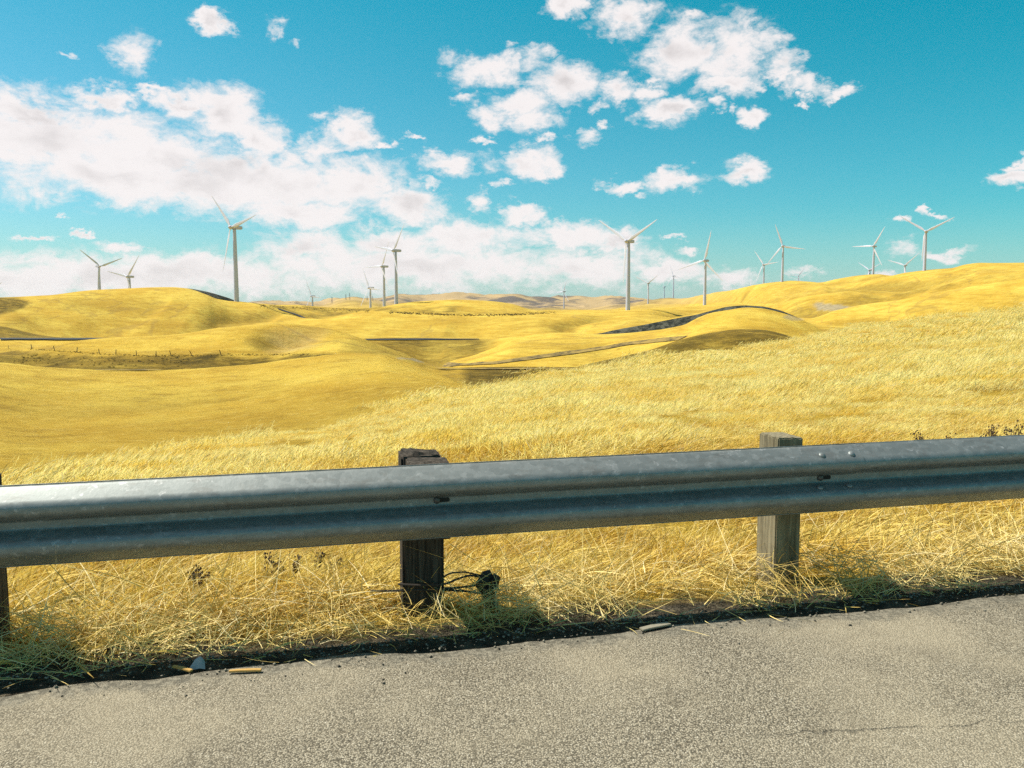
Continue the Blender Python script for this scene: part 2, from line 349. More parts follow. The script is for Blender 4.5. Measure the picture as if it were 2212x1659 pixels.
xg = Dg*np.sin(A_); yg = Dg*np.cos(A_); zg = Tg*Dg+CAM_H + detail(xg, yg, Dg) + folds(xg, yg, Dg, np.array(rowK)[:, None], np.array(rowS)[:, None], np.array(rowH))
V = np.stack([xg, yg, zg], -1).reshape(-1, 3)
ii = np.arange(NR-1)[:, None]*NC + np.arange(NC-1)[None]
faces = np.stack([ii, ii+1, ii+NC+1, ii+NC], -1).reshape(-1, 4)

# bare soil and scrub outlines; scrub also holds painted shade of slopes and folds
PXg, PYg = dir_px(A_, Tg)
Kg = np.broadcast_to(np.array(rowK)[:, None], Dg.shape); Sg = np.broadcast_to(np.array(rowS)[:, None], Dg.shape)
def ell(cx, cy_, rx, ry, soft=.35, k0=0, k1=99):
    q = np.hypot((PXg-cx)/rx, (PYg-cy_)/ry) + .5*fbm(xg/18, yg/18, 3, 5)
    return np.clip((1-q)/soft, 0, 1)*((Kg >= k0) & (Kg <= k1))
def band(x0, x1, soft=25): return np.clip((PXg-x0)/soft, 0, 1)*np.clip((x1-PXg)/soft, 0, 1)
# interval index: crest k sits at node 4+2k, its face is interval 3+2k (valley -> crest)
face = lambda k: (Kg == 3+2*k)
patch = np.clip(.55+1.1*fbm(xg/14, yg/14, 4, 77), 0, 1)
scrub = np.zeros_like(Dg); soil = np.zeros_like(Dg); rock = np.zeros_like(Dg)
scrub = np.maximum(scrub, face(2)*band(985, 1790, 30)*(.75+.25*patch))  # dense weeds, darkened further to paint in the shade of the steep face
scrub = np.maximum(scrub, face(4)*band(770, 1085, 60)*(.55+.35*patch))  # bushy slope with the shade of its near side put into the colour
fence_y = np.interp(PXg, [0, 60, 223, 337, 496, 640, 760], [752, 754, 765, 770.5, 767, 766, 770])
scrub = np.maximum(scrub, face(2)*band(-400, 760, 40)*np.clip((PYg-fence_y)/2.5, 0, 1)*(.35+.65*patch))
scrub = np.maximum(scrub, face(4)*band(-400, 175, 50)*(.8))
scrub = np.maximum(scrub, (Kg >= 14)*(Kg <= 15)*band(560, 1010, 30)*np.clip((PYg-659)/3, 0, 1)*.7*patch)
scrub = np.maximum(scrub, .9*ell(10, 655, 60, 14, k0=12, k1=13))
scrub = np.maximum(scrub, .55*(face(6)*band(1790, 2230, 60)*(PYg > 600)*patch))
scrub = np.maximum(scrub, .9*ell(568, 730, 46, 26, .8, k0=6, k1=7)*(.45+.55*patch)); scrub = np.maximum(scrub, .75*ell(705, 733, 65, 14, .8, k0=6, k1=7)*(.4+.6*patch))  # scrub rim of the hollow, also painting the side turned from the sun
scrub = np.maximum(scrub, .45*face(2)*band(730, 1010, 40)*(.5+.5*patch))  # shading painted on this face to set off the mound before it
for k_ in (5, 6, 7): scrub = np.maximum(scrub, face(k_)*(.42*band(1250, 2600, 120)+.22*band(-400, 1250, 60))*np.clip(1.15-Sg*1.25, 0, 1)*(.6+.4*patch))  # brown shading painted low on the faces, leaving the crests brighter
scrub = np.maximum(scrub, .34*face(1)*np.clip(1-Sg*1.5, 0, 1)); scrub = np.maximum(scrub, .34*(Kg == 4)*np.clip(Sg*3-.6, 0, 1))  # darker tone towards the foot of the face and behind the first crest
fz = folds(xg, yg, Dg, Kg, Sg, np.array(rowH)); scrub = np.maximum(scrub, 0.5*np.clip(-fz/2.6-.25, 0, 1)*(Dg > 380)); scrub = np.maximum(scrub, .35*np.clip(-fz/.8-.3, 0, 1)*(Dg < 380)*(Dg > 80))  # shade of the gully folds painted through the scrub mask
soil = np.maximum(soil, .50*ell(640, 744, 85, 20, .9, k0=6, k1=7)*(.4+.6*patch)); soil = np.maximum(soil, .35*ell(640, 715, 90, 10, .8, k0=6, k1=7))
soil = np.maximum(soil, .9*ell(1800, 656, 58, 7.5, .2, k0=10, k1=15)); soil = np.maximum(soil, .6*ell(1715, 686, 25, 8, .3, k0=9, k1=15))
soil = np.maximum(soil, .7*ell(905, 782, 70, 5, .3, k0=7, k1=10))
rock = np.maximum(rock, face(4)*band(1275, 1735, 12)); rock = np.maximum(rock, face(6)*band(398, 525, 8))
pdist = xg*nR[0]+yg*nR[1]
verge = np.clip((3.86+.22*fbm(xg/.35, yg/.35, 3, 55)-pdist)/.16, 0, 1)

def add_attr(me, name, arr):
    a = me.attributes.new(name, 'FLOAT', 'POINT'); a.data.foreach_set('value', np.ascontiguousarray(arr, np.float32).ravel())

m_ter, t, b = material('dry_hill_grass')
P = t.pos(); far = t.vmath('LENGTH', P)
nA = t.noise(P, .030, 11, .74); nB = t.noise(t.vmath('MULTIPLY', P, (.45, 1.0, 1.0)), .30, 10, .84); nC = t.noise(t.vmath('MULTIPLY', P, (.30, 1.0, 1.0)), 2.4, 5, .75)
nD = t.noise(t.vmath('MULTIPLY', P, (.012, .03, .03)), 1.0, 8, .66, .6)
g = t.mix(t.ss(nA, .38, .64), (.545, .34, .040), (.68, .485, .079))
g = t.mix(t.math('MULTIPLY', t.ss(nD, .50, .62), .55), g, (.40, .235, .024))
g = t.mix(t.math('MULTIPLY', t.ss(nB, .50, .66), .72), g, (.27, .155, .018))
g = t.mix(t.math('MULTIPLY', t.ss(nB, .46, .34), .50), g, (.68, .49, .11))
g = t.mix(t.math('MULTIPLY', t.ss(nC, .52, .66), .50), g, (.72, .54, .15))
g = t.mix(t.math('MULTIPLY', t.ss(nC, .46, .34), .35), g, (.28, .16, .018))
nE = t.noise(t.vmath('MULTIPLY', P, (.035, .035, 1.1)), 1.0, 5, .62, .3)
g = t.mix(t.math('MULTIPLY', t.math('MULTIPLY', t.ss(nE, .52, .64), .42), t.ss(far, 60, 110)), g, (.36, .205, .022))
g = t.mix(t.math('MULTIPLY', t.ss(t.math('ABSOLUTE', t.math('SUBTRACT', t.noise(t.vmath('MULTIPLY', P, (.008, .008, .02)), 1.0, 4, .55, .8), .5)), .012, .002), t.math('MULTIPLY', t.ss(far, 90, 160), .40)), g, (.30, .19, .05))
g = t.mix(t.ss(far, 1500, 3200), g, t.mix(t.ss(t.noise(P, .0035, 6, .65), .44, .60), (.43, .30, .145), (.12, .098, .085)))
scrub_shade = t.mix(t.ss(nB, .42, .58), (.155, .100, .015), (.075, .052, .010))
g = t.mix(t.math('MULTIPLY', t.attr('scrub'), t.ss(nB, .36, .52, .60, 1.0)), g, scrub_shade)  # colour of real scrub and of the painted slope and fold shade
g = t.mix(t.attr('soil'), g, t.mix(t.ss(nB, .42, .6), (.38, .31, .20), (.24, .20, .12)))
g = t.mix(t.attr('rock'), g, t.mix(t.ss(t.noise(P, .35, 5, .7), .42, .6), (.022, .026, .022), (.105, .105, .080)))
dirt = t.mix(t.ss(t.noise(P, 14, 5, .7), .4, .65), (.058, .048, .033), (.165, .135, .09))  # verge dirt, darkened further to stand for shade between the straws
g = t.mix(t.attr('verge'), g, dirt)
t.set(b.inputs['Base Color'], g); b.inputs['Roughness'].default_value = .95; b.inputs['Specular IOR Level'].default_value = .1
hgt = t.math('ADD', t.math('MULTIPLY', nB, .5), t.math('ADD', t.math('MULTIPLY', nC, .25), t.math('MULTIPLY', t.noise(P, 30, 4, .7), .06)))
t.set(b.inputs['Normal'], t.bump(hgt, 1.0, .9))
ter = mesh_obj('hills', V, faces, m_ter, smooth=True); tag(ter, kind='structure')
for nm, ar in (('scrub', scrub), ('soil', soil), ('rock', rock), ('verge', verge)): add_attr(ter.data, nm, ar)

# land on the near side of the road
def along(pv, s, z): q = nR*pv+dR*s; return (q[0], q[1], z)
gv = []; sl = [-6000, -900, -120, -30, 0, 30, 120, 900, 6000]; pl = [-7.2, -12, -60, -400, -6000]
for s in sl:
    for pv in pl: gv.append(along(pv, s, SLOPE*np.clip(s, -400, 400)-.06-(.9 if pv < -20 else 0)))
gf = [[i*5+j, i*5+j+1, (i+1)*5+j+1, (i+1)*5+j] for i in range(8) for j in range(4)]
gnd = mesh_obj('ground', gv, [f[::-1] for f in gf], m_ter); tag(gnd, kind='structure')

# ------------------------------------------------------------------ road
m_road, t, b = material('worn_asphalt')
P = t.pos()
vor = t.node('ShaderNodeTexVoronoi', {'Vector': P, 'Scale': 150.0, 'Randomness': 1.0}, feature='F1')
vor2 = t.node('ShaderNodeTexVoronoi', {'Vector': P, 'Scale': 190.0}, feature='F1')
cell = t.node('ShaderNodeSeparateColor', {0: vor.outputs['Color']}).outputs[0]
cell2 = t.node('ShaderNodeSeparateColor', {0: vor2.outputs['Color']}).outputs[1]
stone = t.mix(cell, (.195, .166, .115), (.43, .375, .275))
stone = t.mix(t.ss(cell2, .93, .97), stone, (.52, .47, .37)); stone = t.mix(t.ss(cell2, .10, .05), stone, (.10, .09, .065))
gap = t.ss(vor.outputs['Distance'], .42, .72)
rc = t.mix(t.math('MULTIPLY', gap, .88), stone, (.075, .063, .043))
big = t.noise(P, .9, 5, .6)
rc = t.mix(t.ss(big, .42, .68), rc, t.mix(.5, rc, (.40, .34, .235)))
rc = t.mix(t.math('MULTIPLY', t.ss(t.noise(P, 1.5, 6, .7), .50, .68), .25), rc, (.115, .095, .065))
# crack
crk = t.node('ShaderNodeTexVoronoi', {'Vector': t.vmath('ADD', t.vmath('MULTIPLY', P, (.32, .55, .3)), t.vmath('SCALE', t.noise(P, 3, 5, .7, 0, 'Color'))), 'Scale': 1.0}, feature='DISTANCE_TO_EDGE')
crk.inputs['Vector'].links[0].from_node.inputs[1].links[0].from_node.inputs['Scale'].default_value = .12
crack = t.math('MULTIPLY', t.ss(crk.outputs[0], .011, .002), t.math('MULTIPLY', t.ss(t.noise(P, .55, 2), .45, .54), t.ss(t.node('ShaderNodeSeparateXYZ', {0: P}).outputs[0], .6, 1.1)))
cn = t.math('ADD', t.vmath('DOT_PRODUCT', P, (float(nR[0]+.09*dR[0]), float(nR[1]+.09*dR[1]), 0)), t.math('MULTIPLY_ADD', t.noise(P, 4.5, 7, .62), .24, -2.62))
crack2 = t.math('MULTIPLY', t.ss(t.math('ABSOLUTE', cn), .006, .0015), t.math('MULTIPLY', t.ss(t.node('ShaderNodeSeparateXYZ', {0: P}).outputs[0], .7, 1.0), t.ss(t.noise(P, 6, 3), .40, .52)))
crack = t.math('MAXIMUM', crack, crack2)
rc = t.mix(t.math('MULTIPLY', crack, .5), rc, (.05, .045, .035))
edge = t.attr('edge')
rc = t.mix(t.math('MULTIPLY', t.ss(t.math('ADD', edge, t.math('MULTIPLY_ADD', t.noise(P, 9, 5, .75), 1.2, -.6)), .45, .85), .9), rc, t.mix(t.ss(t.noise(P, 45, 3, .7), .42, .6), (.11, .10, .075), (.25, .225, .17)))
t.set(b.inputs['Base Color'], rc); b.inputs['Roughness'].default_value = .85; b.inputs['Specular IOR Level'].default_value = .25
hh = t.math('SUBTRACT', t.math('MULTIPLY', cell, .4), t.math('MULTIPLY', vor.outputs['Distance'], 1.0))
t.set(b.inputs['Normal'], t.bump(t.math('SUBTRACT', hh, t.math('MULTIPLY', crack, 2.0)), .75, .006))
ss_ = np.concatenate([np.arange(-400, -8, 8), np.arange(-8, 12, .035), np.arange(12, 401, 8)])
pe = 3.34 + .07*fbm(ss_/.5, ss_*0, 4, 8) + .05*fbm(ss_/2.2, ss_*0+3, 2, 18)
prof = [(-7.2, 0), (-2, 0), (2.0, 0), (2.8, 0), (3.0, 0), (None, -.10), (None, 0), (None, .0), ]
rv = []; ra = []
for s, e in zip(ss_, pe):
    for pv, dz, av in ((-7.2, 0, 0), (-2, 0, 0), (2.2, 0, 0), (e-.32, 0, 0), (e-.12, 0, .55), (e-.01, -.002, 1), (e, -.03, 1)):
        rv.append(along(pv, s, SLOPE*s+dz)); ra.append(av)
ns = len(ss_); kk = 7
rf = np.array([[i*kk+j, (i+1)*kk+j, (i+1)*kk+j+1, i*kk+j+1] for i in range(ns-1) for j in range(kk-1)])
road = mesh_obj('road', rv, rf, m_road); tag(road, kind='structure'); add_attr(road.data, 'edge', np.array(ra))

# ------------------------------------------------------------------ tracks across the hills (draped strips)
m_trk, t, b = material('track_asphalt'); t.set(b.inputs['Base Color'], t.mix(t.noise(t.pos(), .3, 4), (.020, .022, .026), (.04, .04, .04))); b.inputs['Roughness'].default_value = .9
m_dtrk, t, b = material('track_dirt'); t.set(b.inputs['Base Color'], t.mix(t.ss(t.noise(t.pos(), .25, 4, .7), .38, .6), (.085, .060, .020), (.30, .20, .045))); b.inputs['Roughness'].default_value = .95
def track(name, pts, width, mat, lift=.25, dmin=90):
    pts = np.array(pts, float); n_ = max(12, int(np.ptp(pts[:, 0])/10))
    xs = np.linspace(pts[0, 0], pts[-1, 0], n_) ; ys = np.interp(xs, pts[:, 0], pts[:, 1])
    C_ = []; last = None
    for x_, y_ in zip(xs, ys):
        h_, D = ray_hit(x_, y_, dmin)
        if last is not None and abs(math.log(D/last)) > .10: D = last*(1.02 if D > last else .98)
        a, _ = px_dir(x_, y_); a = float(a); last = D
        C_.append((D*math.sin(a), D*math.cos(a)))
    C_ = np.array(C_); C_[1:-1] = (C_[:-2]+2*C_[1:-1]+C_[2:])/4
    d_ = np.gradient(C_, axis=0); d_ /= np.linalg.norm(d_, axis=1)[:, None]; nn = np.stack([-d_[:, 1], d_[:, 0]], 1)
    V_ = []; offs = (-.5, -.25, 0, .25, .5)
    for o_ in offs:
        q = C_+nn*width*o_; V_.append(np.stack([q[:, 0], q[:, 1], gz_xy(q[:, 0], q[:, 1])+lift], 1))
    V_ = np.stack(V_, 1).reshape(-1, 3)
    f_ = np.array([[i*5+j, i*5+j+1, (i+1)*5+j+1, (i+1)*5+j] for i in range(n_-1) for j in range(4)])
    o = mesh_obj(name, V_, f_, mat); tag(o, kind='structure'); return o
track('dirt_track', [(957,791),(1071,785),(1171,771),(1271,758),(1371,741.5),(1475,731.5)], 4.5, m_dtrk)
track('valley_road', [(0,734),(200,734),(365,733.5)], 7, m_trk, .5, 300)
track('valley_road', [(790,734.5),(900,734),(1035,733.5)], 4.5, m_trk, .4, 300)
track('dirt_track', [(950,798.5),(1100,798.5),(1242,798)], 2.2, m_dtrk, .25, 120)
track('dirt_track', [(600,668),(632,678),(663,688),(700,692)], 6, m_trk, .6, 500)
track('dirt_track', [(205,801.5),(280,801.5),(350,801)], 2.0, m_dtrk, .2, 80)

# ------------------------------------------------------------------ guardrail
m_zinc, t, b = material('galvanised_steel')
P = t.pos()
spv = t.node('ShaderNodeTexVoronoi', {'Vector': t.vmath('ADD', t.vmath('MULTIPLY', P, (1, 1, 1.6)), t.vmath('SCALE', t.noise(P, 25, 3, .6, 0, 'Color'))), 'Scale': 34.0})
spv.inputs['Vector'].links[0].from_node.inputs[1].links[0].from_node.inputs['Scale'].default_value = .05
cel = t.node('ShaderNodeSeparateColor', {0: spv.outputs['Color']}).outputs[0]
dull = t.ss(t.noise(P, 1.7, 4, .6), .40, .62)
zc = t.mix(cel, (.215, .238, .232), (.27, .292, .285))
zc = t.mix(t.math('MULTIPLY', t.ss(t.noise(t.vmath('MULTIPLY', P, (1, 1, 4)), 6, 6, .75), .5, .64), .45), zc, (.17, .165, .15))
zc = t.mix(t.math('MULTIPLY', t.ss(t.math('ADD', t.math('MULTIPLY', cel, .30), t.noise(P, 40, 4, .7)), .80, .90), t.math('MULTIPLY_ADD', dull, -.8, .9)), zc, (.40, .41, .405))
st_ = t.noise(t.vmath('MULTIPLY', P, (14, 14, .8)), 1.0, 4, .7)
zc = t.mix(t.math('MULTIPLY', t.ss(st_, .60, .78), .30), zc, (.15, .125, .09))
t.set(b.inputs['Base Color'], zc); b.inputs['Metallic'].default_value = .5
t.set(b.inputs['Roughness'], t.math('MULTIPLY_ADD', cel, .06, .50))
t.set(b.inputs['Normal'], t.bump(t.math('ADD', t.noise(P, 60, 3, .6), t.math('MULTIPLY', t.noise(P, 5, 3, .6), 2.5)), .10, .004))
m_bolt, t, b = material('bolt_steel'); t.set(b.inputs['Base Color'], t.mix(t.noise(t.pos(), 60), (.07, .065, .06), (.16, .15, .14))); b.inputs['Metallic'].default_value = .6; b.inputs['Roughness'].default_value = .5
m_hole, t, b = material('slot_dark'); t.set(b.inputs['Base Color'], t.mix(t.noise(t.pos(), 90), (.012, .012, .012), (.03, .028, .025))); b.inputs['Roughness'].default_value = .9
def wood_mat(name, c0, c1, c2):
    m, t, b = material(name)
    gp = t.node('ShaderNodeTexCoord').outputs['Object']
    st = t.vmath('MULTIPLY', gp, (1, 1, .05))
    n1 = t.noise(st, 55, 6, .65, .4); n2 = t.noise(t.vmath('MULTIPLY', gp, (1, 1, .12)), 14, 4, .6, .3); n3 = t.noise(gp, 7, 4, .6)
    c = t.mix(t.ss(n1, .36, .66), c0, c1); c = t.mix(t.ss(n2, .55, .7), c, c2); c = t.mix(t.math('MULTIPLY', t.ss(n3, .45, .7), .4), c, c1)
    t.set(b.inputs['Base Color'], c); b.inputs['Roughness'].default_value = .9; b.inputs['Specular IOR Level'].default_value = .15
    t.set(b.inputs['Normal'], t.bump(t.math('ADD', n1, t.math('MULTIPLY', n2, .8)), .8, .006)); return m
m_wold = wood_mat('weathered_dark_wood', (.030, .024, .019), (.105, .085, .066), (.014, .012, .010))
m_wnew = wood_mat('grey_tan_wood', (.15, .125, .078), (.31, .265, .17), (.095, .078, .048))

def wbeam_profile():
    pts = [(.000, .006), (.004, 0), (.012, -.004), (.074, -.054), (.083, -.070), (.083, -.090), (.074, -.104), (.010, -.130), (.002, -.140), (.002, -.172), (.010, -.182), (.074, -.208), (.083, -.222), (.083, -.242), (.074, -.258), (.012, -.308), (.004, -.312), (0, -.318)]
    P_ = np.array(pts)
    for _ in range(1):
        q = np.empty((2*len(P_)-2, 2)); q[0::2] = P_[:-1]*.88+P_[1:]*.12; q[1::2] = P_[:-1]*.12+P_[1:]*.88
        P_ = np.concatenate([P_[:1], q, P_[-1:]])
    P_[:, 1] *= 1.035
    return P_
PROF = wbeam_profile()
RP = 3.632; RTOP = .728
def frame(s, pv, z):      # road frame -> world; s along, pv out from the camera side
    q = dR*s+nR*pv; return np.array([q[0], q[1], z+SLOPE*s])
def wbeam(s0, s1, off=0.0):
    n_ = max(2, int((s1-s0)/.12)); sv = np.linspace(s0, s1, n_); V_ = []; th = .0028
    pr = PROF; tg = np.gradient(pr, axis=0); tg /= np.linalg.norm(tg, axis=1)[:, None]; nm = np.stack([-tg[:, 1], tg[:, 0]], 1)
    if nm[len(nm)//2, 0] < 0: nm = -nm
    loop = np.concatenate([pr+nm*(off+th), (pr+nm*off)[::-1]]); k_ = len(loop)
    for s in sv:
        wob = .0015*math.sin(s*3.1)+.001*math.sin(s*7.7)
        for (d_, z_) in loop: V_.append(frame(s, RP-d_+wob, RTOP+z_))
    f_ = [[i*k_+j, i*k_+(j+1) % k_, (i+1)*k_+(j+1) % k_, (i+1)*k_+j] for i in range(n_-1) for j in range(k_)]
    f_ = [q[::-1] for q in f_]
    m_ = len(V_); V_ = V_+V_[:k_]+V_[-k_:]                      # the cut ends keep their own corners
    f_.append([m_+j for j in range(k_)]); f_.append([m_+k_+j for j in range(k_)][::-1])
    return np.array(V_), f_
def post_s(i): return float(np.array([-.4466, 3.938]).dot(dR))+1.905*i
guard = empty('guardrail', tuple(frame(0, 3.93, 0)))
tag(guard, 'galvanised steel guardrail on timber posts along the road edge', 'guardrail')
def gpart(name, vf, mat, parent=None, smooth=False):
    v, f = vf; base = np.array(guard.location)
    if parent is None: parent = guard
    return mesh_obj(name, np.asarray(v)-base, f, mat, parent, smooth)
S_SPL = post_s(1)+.075
lim = [S_SPL+7.62*k for k in (-2, -1, 0, 1, 2)]
beams = []
for i in range(len(lim)-1):
    o = gpart('rail_beam', wbeam(lim[i]-.16, lim[i+1]+.16, .0 if i % 2 == 0 else .0032), m_zinc, smooth=True); beams.append(o)
    for pl_ in o.data.polygons:
        if len(pl_.vertices) > 4: pl_.use_smooth = False
def dome_bolt(s, h_, d_, out, r=.0165):
    """low mushroom head at road-frame place (s, depth d_, height h_); out = outward direction (depth, up)"""
    o2 = np.array(out, float); o2 /= np.linalg.norm(o2); u2 = np.array([-o2[1], o2[0]])
    V_ = []; rings = [(1, 0), (1, .25), (.86, .45), (.5, .62), (.02, .68)]; k_ = 14
    for (rr, hh_) in rings:
        for j in range(k_):
            th = 2*math.pi*j/k_; a_ = math.cos(th)*r*rr; b_ = math.sin(th)*r*rr
            dd = d_ + u2[0]*b_ + o2[0]*hh_*r; zz = h_ + u2[1]*b_ + o2[1]*hh_*r
            V_.append(frame(s+a_, RP-dd, RTOP+zz))
    f_ = [[i*k_+j, i*k_+(j+1) % k_, (i+1)*k_+(j+1) % k_, (i+1)*k_+j] for i in range(4) for j in range(k_)]
    return np.array(V_), f_
def slot(s, h_=-.156, d_=.0085):
    V_ = []; k_ = 20
    for lay in (0, 1):
        for j in range(k_):
            th = 2*math.pi*j/k_; cx_ = .020 if math.cos(th) > 0 else -.020
            V_.append(frame(s+.018+cx_+math.cos(th)*.010, RP-d_-.0012*lay, RTOP+h_+math.sin(th)*.010))
    f_ = [[j, (j+1) % k_, k_+(j+1) % k_, k_+j] for j in range(k_)]+[[k_+j for j in range(k_)]]
    return np.array(V_), f_
for i in range(-6, 7):
    s = post_s(i); bm_ = beams[int(np.clip(np.searchsorted(lim, s)-1, 0, len(beams)-1))]
    gpart('bolt_slot', slot(s+.055), m_hole, bm_)
    gpart('bolt', dome_bolt(s+.045, -.156, .0095, (1, 0), .0155), m_bolt, bm_, True)
for sp in lim[1:-1]:
    bm_ = beams[lim.index(sp)]
    for ds in (-.055, .105):
        for (h_, d_, out) in ((-.036, .0545, (.62, .78)), (-.116, .046, (.40, -.92)), (-.196, .047, (.40, .92)), (-.276, .0545, (.62, -.78))):
            gpart('bolt', dome_bolt(sp+ds, h_, d_, out), m_zinc, bm_, True)
def timber(s, pc, wdt, dep, z0, z1, bev, jit=0.0, seg=6):
    v, f = box(wdt, dep, z1-z0, bev, (0, 0, (z0+z1)/2), 0, seg)
    rr = np.random.default_rng(int(abs(s)*100)+5)
    top = v[:, 2] > z1-.02
    v[:, 2] -= top*jit*(1.2*np.abs(fbm(v[:, 0]/.05+s, v[:, 1]/.05, 3, 4))+.6*np.clip(v[:, 0]/wdt+.1, 0, 1))
    v[:, 0] += jit*.15*fbm(v[:, 2]/.2+s*3, v[:, 1]/.2, 2, 6)
    q = dR[None]*(s+v[:, :1])+nR[None]*(pc+v[:, 1:2])
    return np.column_stack([q, v[:, 2]+SLOPE*s]), f
for i in range(-6, 7):
    s = post_s(i); old = (i % 3 != 1); mt = m_wold if old else m_wnew
    wd = .198 if old else .142
    if i == -1: s -= .065
    po = gpart('post', timber(s, 3.93, wd, .20, -.5, .752 if old else .745, .012 if old else .006, .035 if old else .008), mt)
    po['label'] = 'weathered dark timber post' if old else 'newer grey tan timber post'
    gpart('blockout', timber(s+(.018 if old else .0), 3.733, wd-.006, .19, .385 if old else .40, .738 if old else .690, .007, .015), mt, po)

# ------------------------------------------------------------------ wind turbines
m_tow, t, b = material('turbine_white'); t.set(b.inputs['Base Color'], t.mix(t.noise(t.pos(), .12, 4), (.47, .49, .64), (.56, .58, .72))); b.inputs['Roughness'].default_value = .45
m_nac, t, b = material('nacelle_white'); t.set(b.inputs['Base Color'], t.mix(t.noise(t.pos(), .3, 4), (.46, .47, .58), (.54, .545, .66))); b.inputs['Roughness'].default_value = .5
m_bld, t, b = material('blade_white'); t.set(b.inputs['Base Color'], t.mix(t.noise(t.pos(), .1, 3), (.62, .625, .75), (.69, .695, .81))); b.inputs['Roughness'].default_value = .4
BL = 42.0
def lathe(pr, k=28):
    V_ = []; n_ = len(pr)
    for (r_, z_) in pr:
        for j in range(k): V_.append((r_*math.cos(2*math.pi*j/k), r_*math.sin(2*math.pi*j/k), z_))
    f_ = [[i*k+j, i*k+(j+1) % k, (i+1)*k+(j+1) % k, (i+1)*k+j] for i in range(n_-1) for j in range(k)]
    f_.append(list(range(k))[::-1]); f_.append([(n_-1)*k+j for j in range(k)])
    return np.array(V_), f_
def blade_mesh():
    st = [(0, 1.0, 1.0, 0), (.04, 1.0, .95, 0), (.10, 1.9, .62, .32), (.18, 3.1, .30, .26), (.30, 2.75, .24, .17), (.5, 2.1, .20, .09), (.75, 1.4, .18, .04), (.92, .85, .17, .01), (.985, .45, .16, 0), (1, .12, .16, 0)]
    V_ = []; k_ = 14
    for (r_, c_, th, tw) in st:
        for j in range(k_):
            a_ = 2*math.pi*j/k_
            x_ = 1.15*c_*(.5*math.cos(a_)+ (.18 if r_ > .06 else 0)); y_ = c_*th*.5*math.sin(a_)*(1 if r_ < .06 else (.55+.45*math.cos(a_)))
            X_ = x_*math.cos(tw)-y_*math.sin(tw); Y_ = x_*math.sin(tw)+y_*math.cos(tw)
            V_.append((X_, Y_ - .8*r_*r_, r_*BL))
    n_ = len(st)
    f_ = [[i*k_+j, i*k_+(j+1) % k_, (i+1)*k_+(j+1) % k_, (i+1)*k_+j] for i in range(n_-1) for j in range(k_)]
    f_.append(list(range(k_))[::-1]); f_.append([(n_-1)*k_+j for j in range(k_)])
    return np.array(V_), f_
# local turbine frame: tower +Z, rotor axis points to -Y, blade plane XZ
def make_turbine():
    root = empty('wind_turbine', (0, 0, 0))
    mesh_obj('tower', *lathe([(2.35, -3), (2.3, 0), (2.1, 22), (1.85, 45), (1.5, 68), (1.42, 70)]), m_tow, root, True)
    nv_, nf_ = box(3.5, 10.5, 3.7, .55, (0, 2.6, 1.75)); tp = (nv_[:, 1] > 5) ; nv_[tp, 2] = (nv_[tp, 2]-1.75)*.82+1.95
    mesh_obj('nacelle', nv_, nf_, m_nac, root, False)
    hv, hf = lathe([(1.75, 0), (1.85, .9), (1.75, 2.0), (1.25, 3.0), (.6, 3.5), (.05, 3.65)], 20)
    hv = np.stack([hv[:, 0], -hv[:, 2], hv[:, 1]], 1)
    hub = mesh_obj('rotor_hub', hv, hf, m_nac, root, True); hub.location = (0, -2.75, 1.75)
    bv, bf = blade_mesh(); bo = None
    for k in range(3):
        if bo is None: bo = mesh_obj('blade', bv, bf, m_bld, hub, True)
        else:
            c = bo.copy(); COL.objects.link(c); c.parent = hub; bo2 = c
        (bo if k == 0 else bo2).location = (0, -1.3, 0); (bo if k == 0 else bo2).rotation_euler = (0, R(120*k), 0)
    return root
def dup(root):
    r = root.copy(); COL.objects.link(r)
    for ch in list(root.children):
        c = ch.copy(); COL.objects.link(c); c.parent = r
        for g_ in ch.children:
            d_ = g_.copy(); COL.objects.link(d_); d_.parent = c
    return r
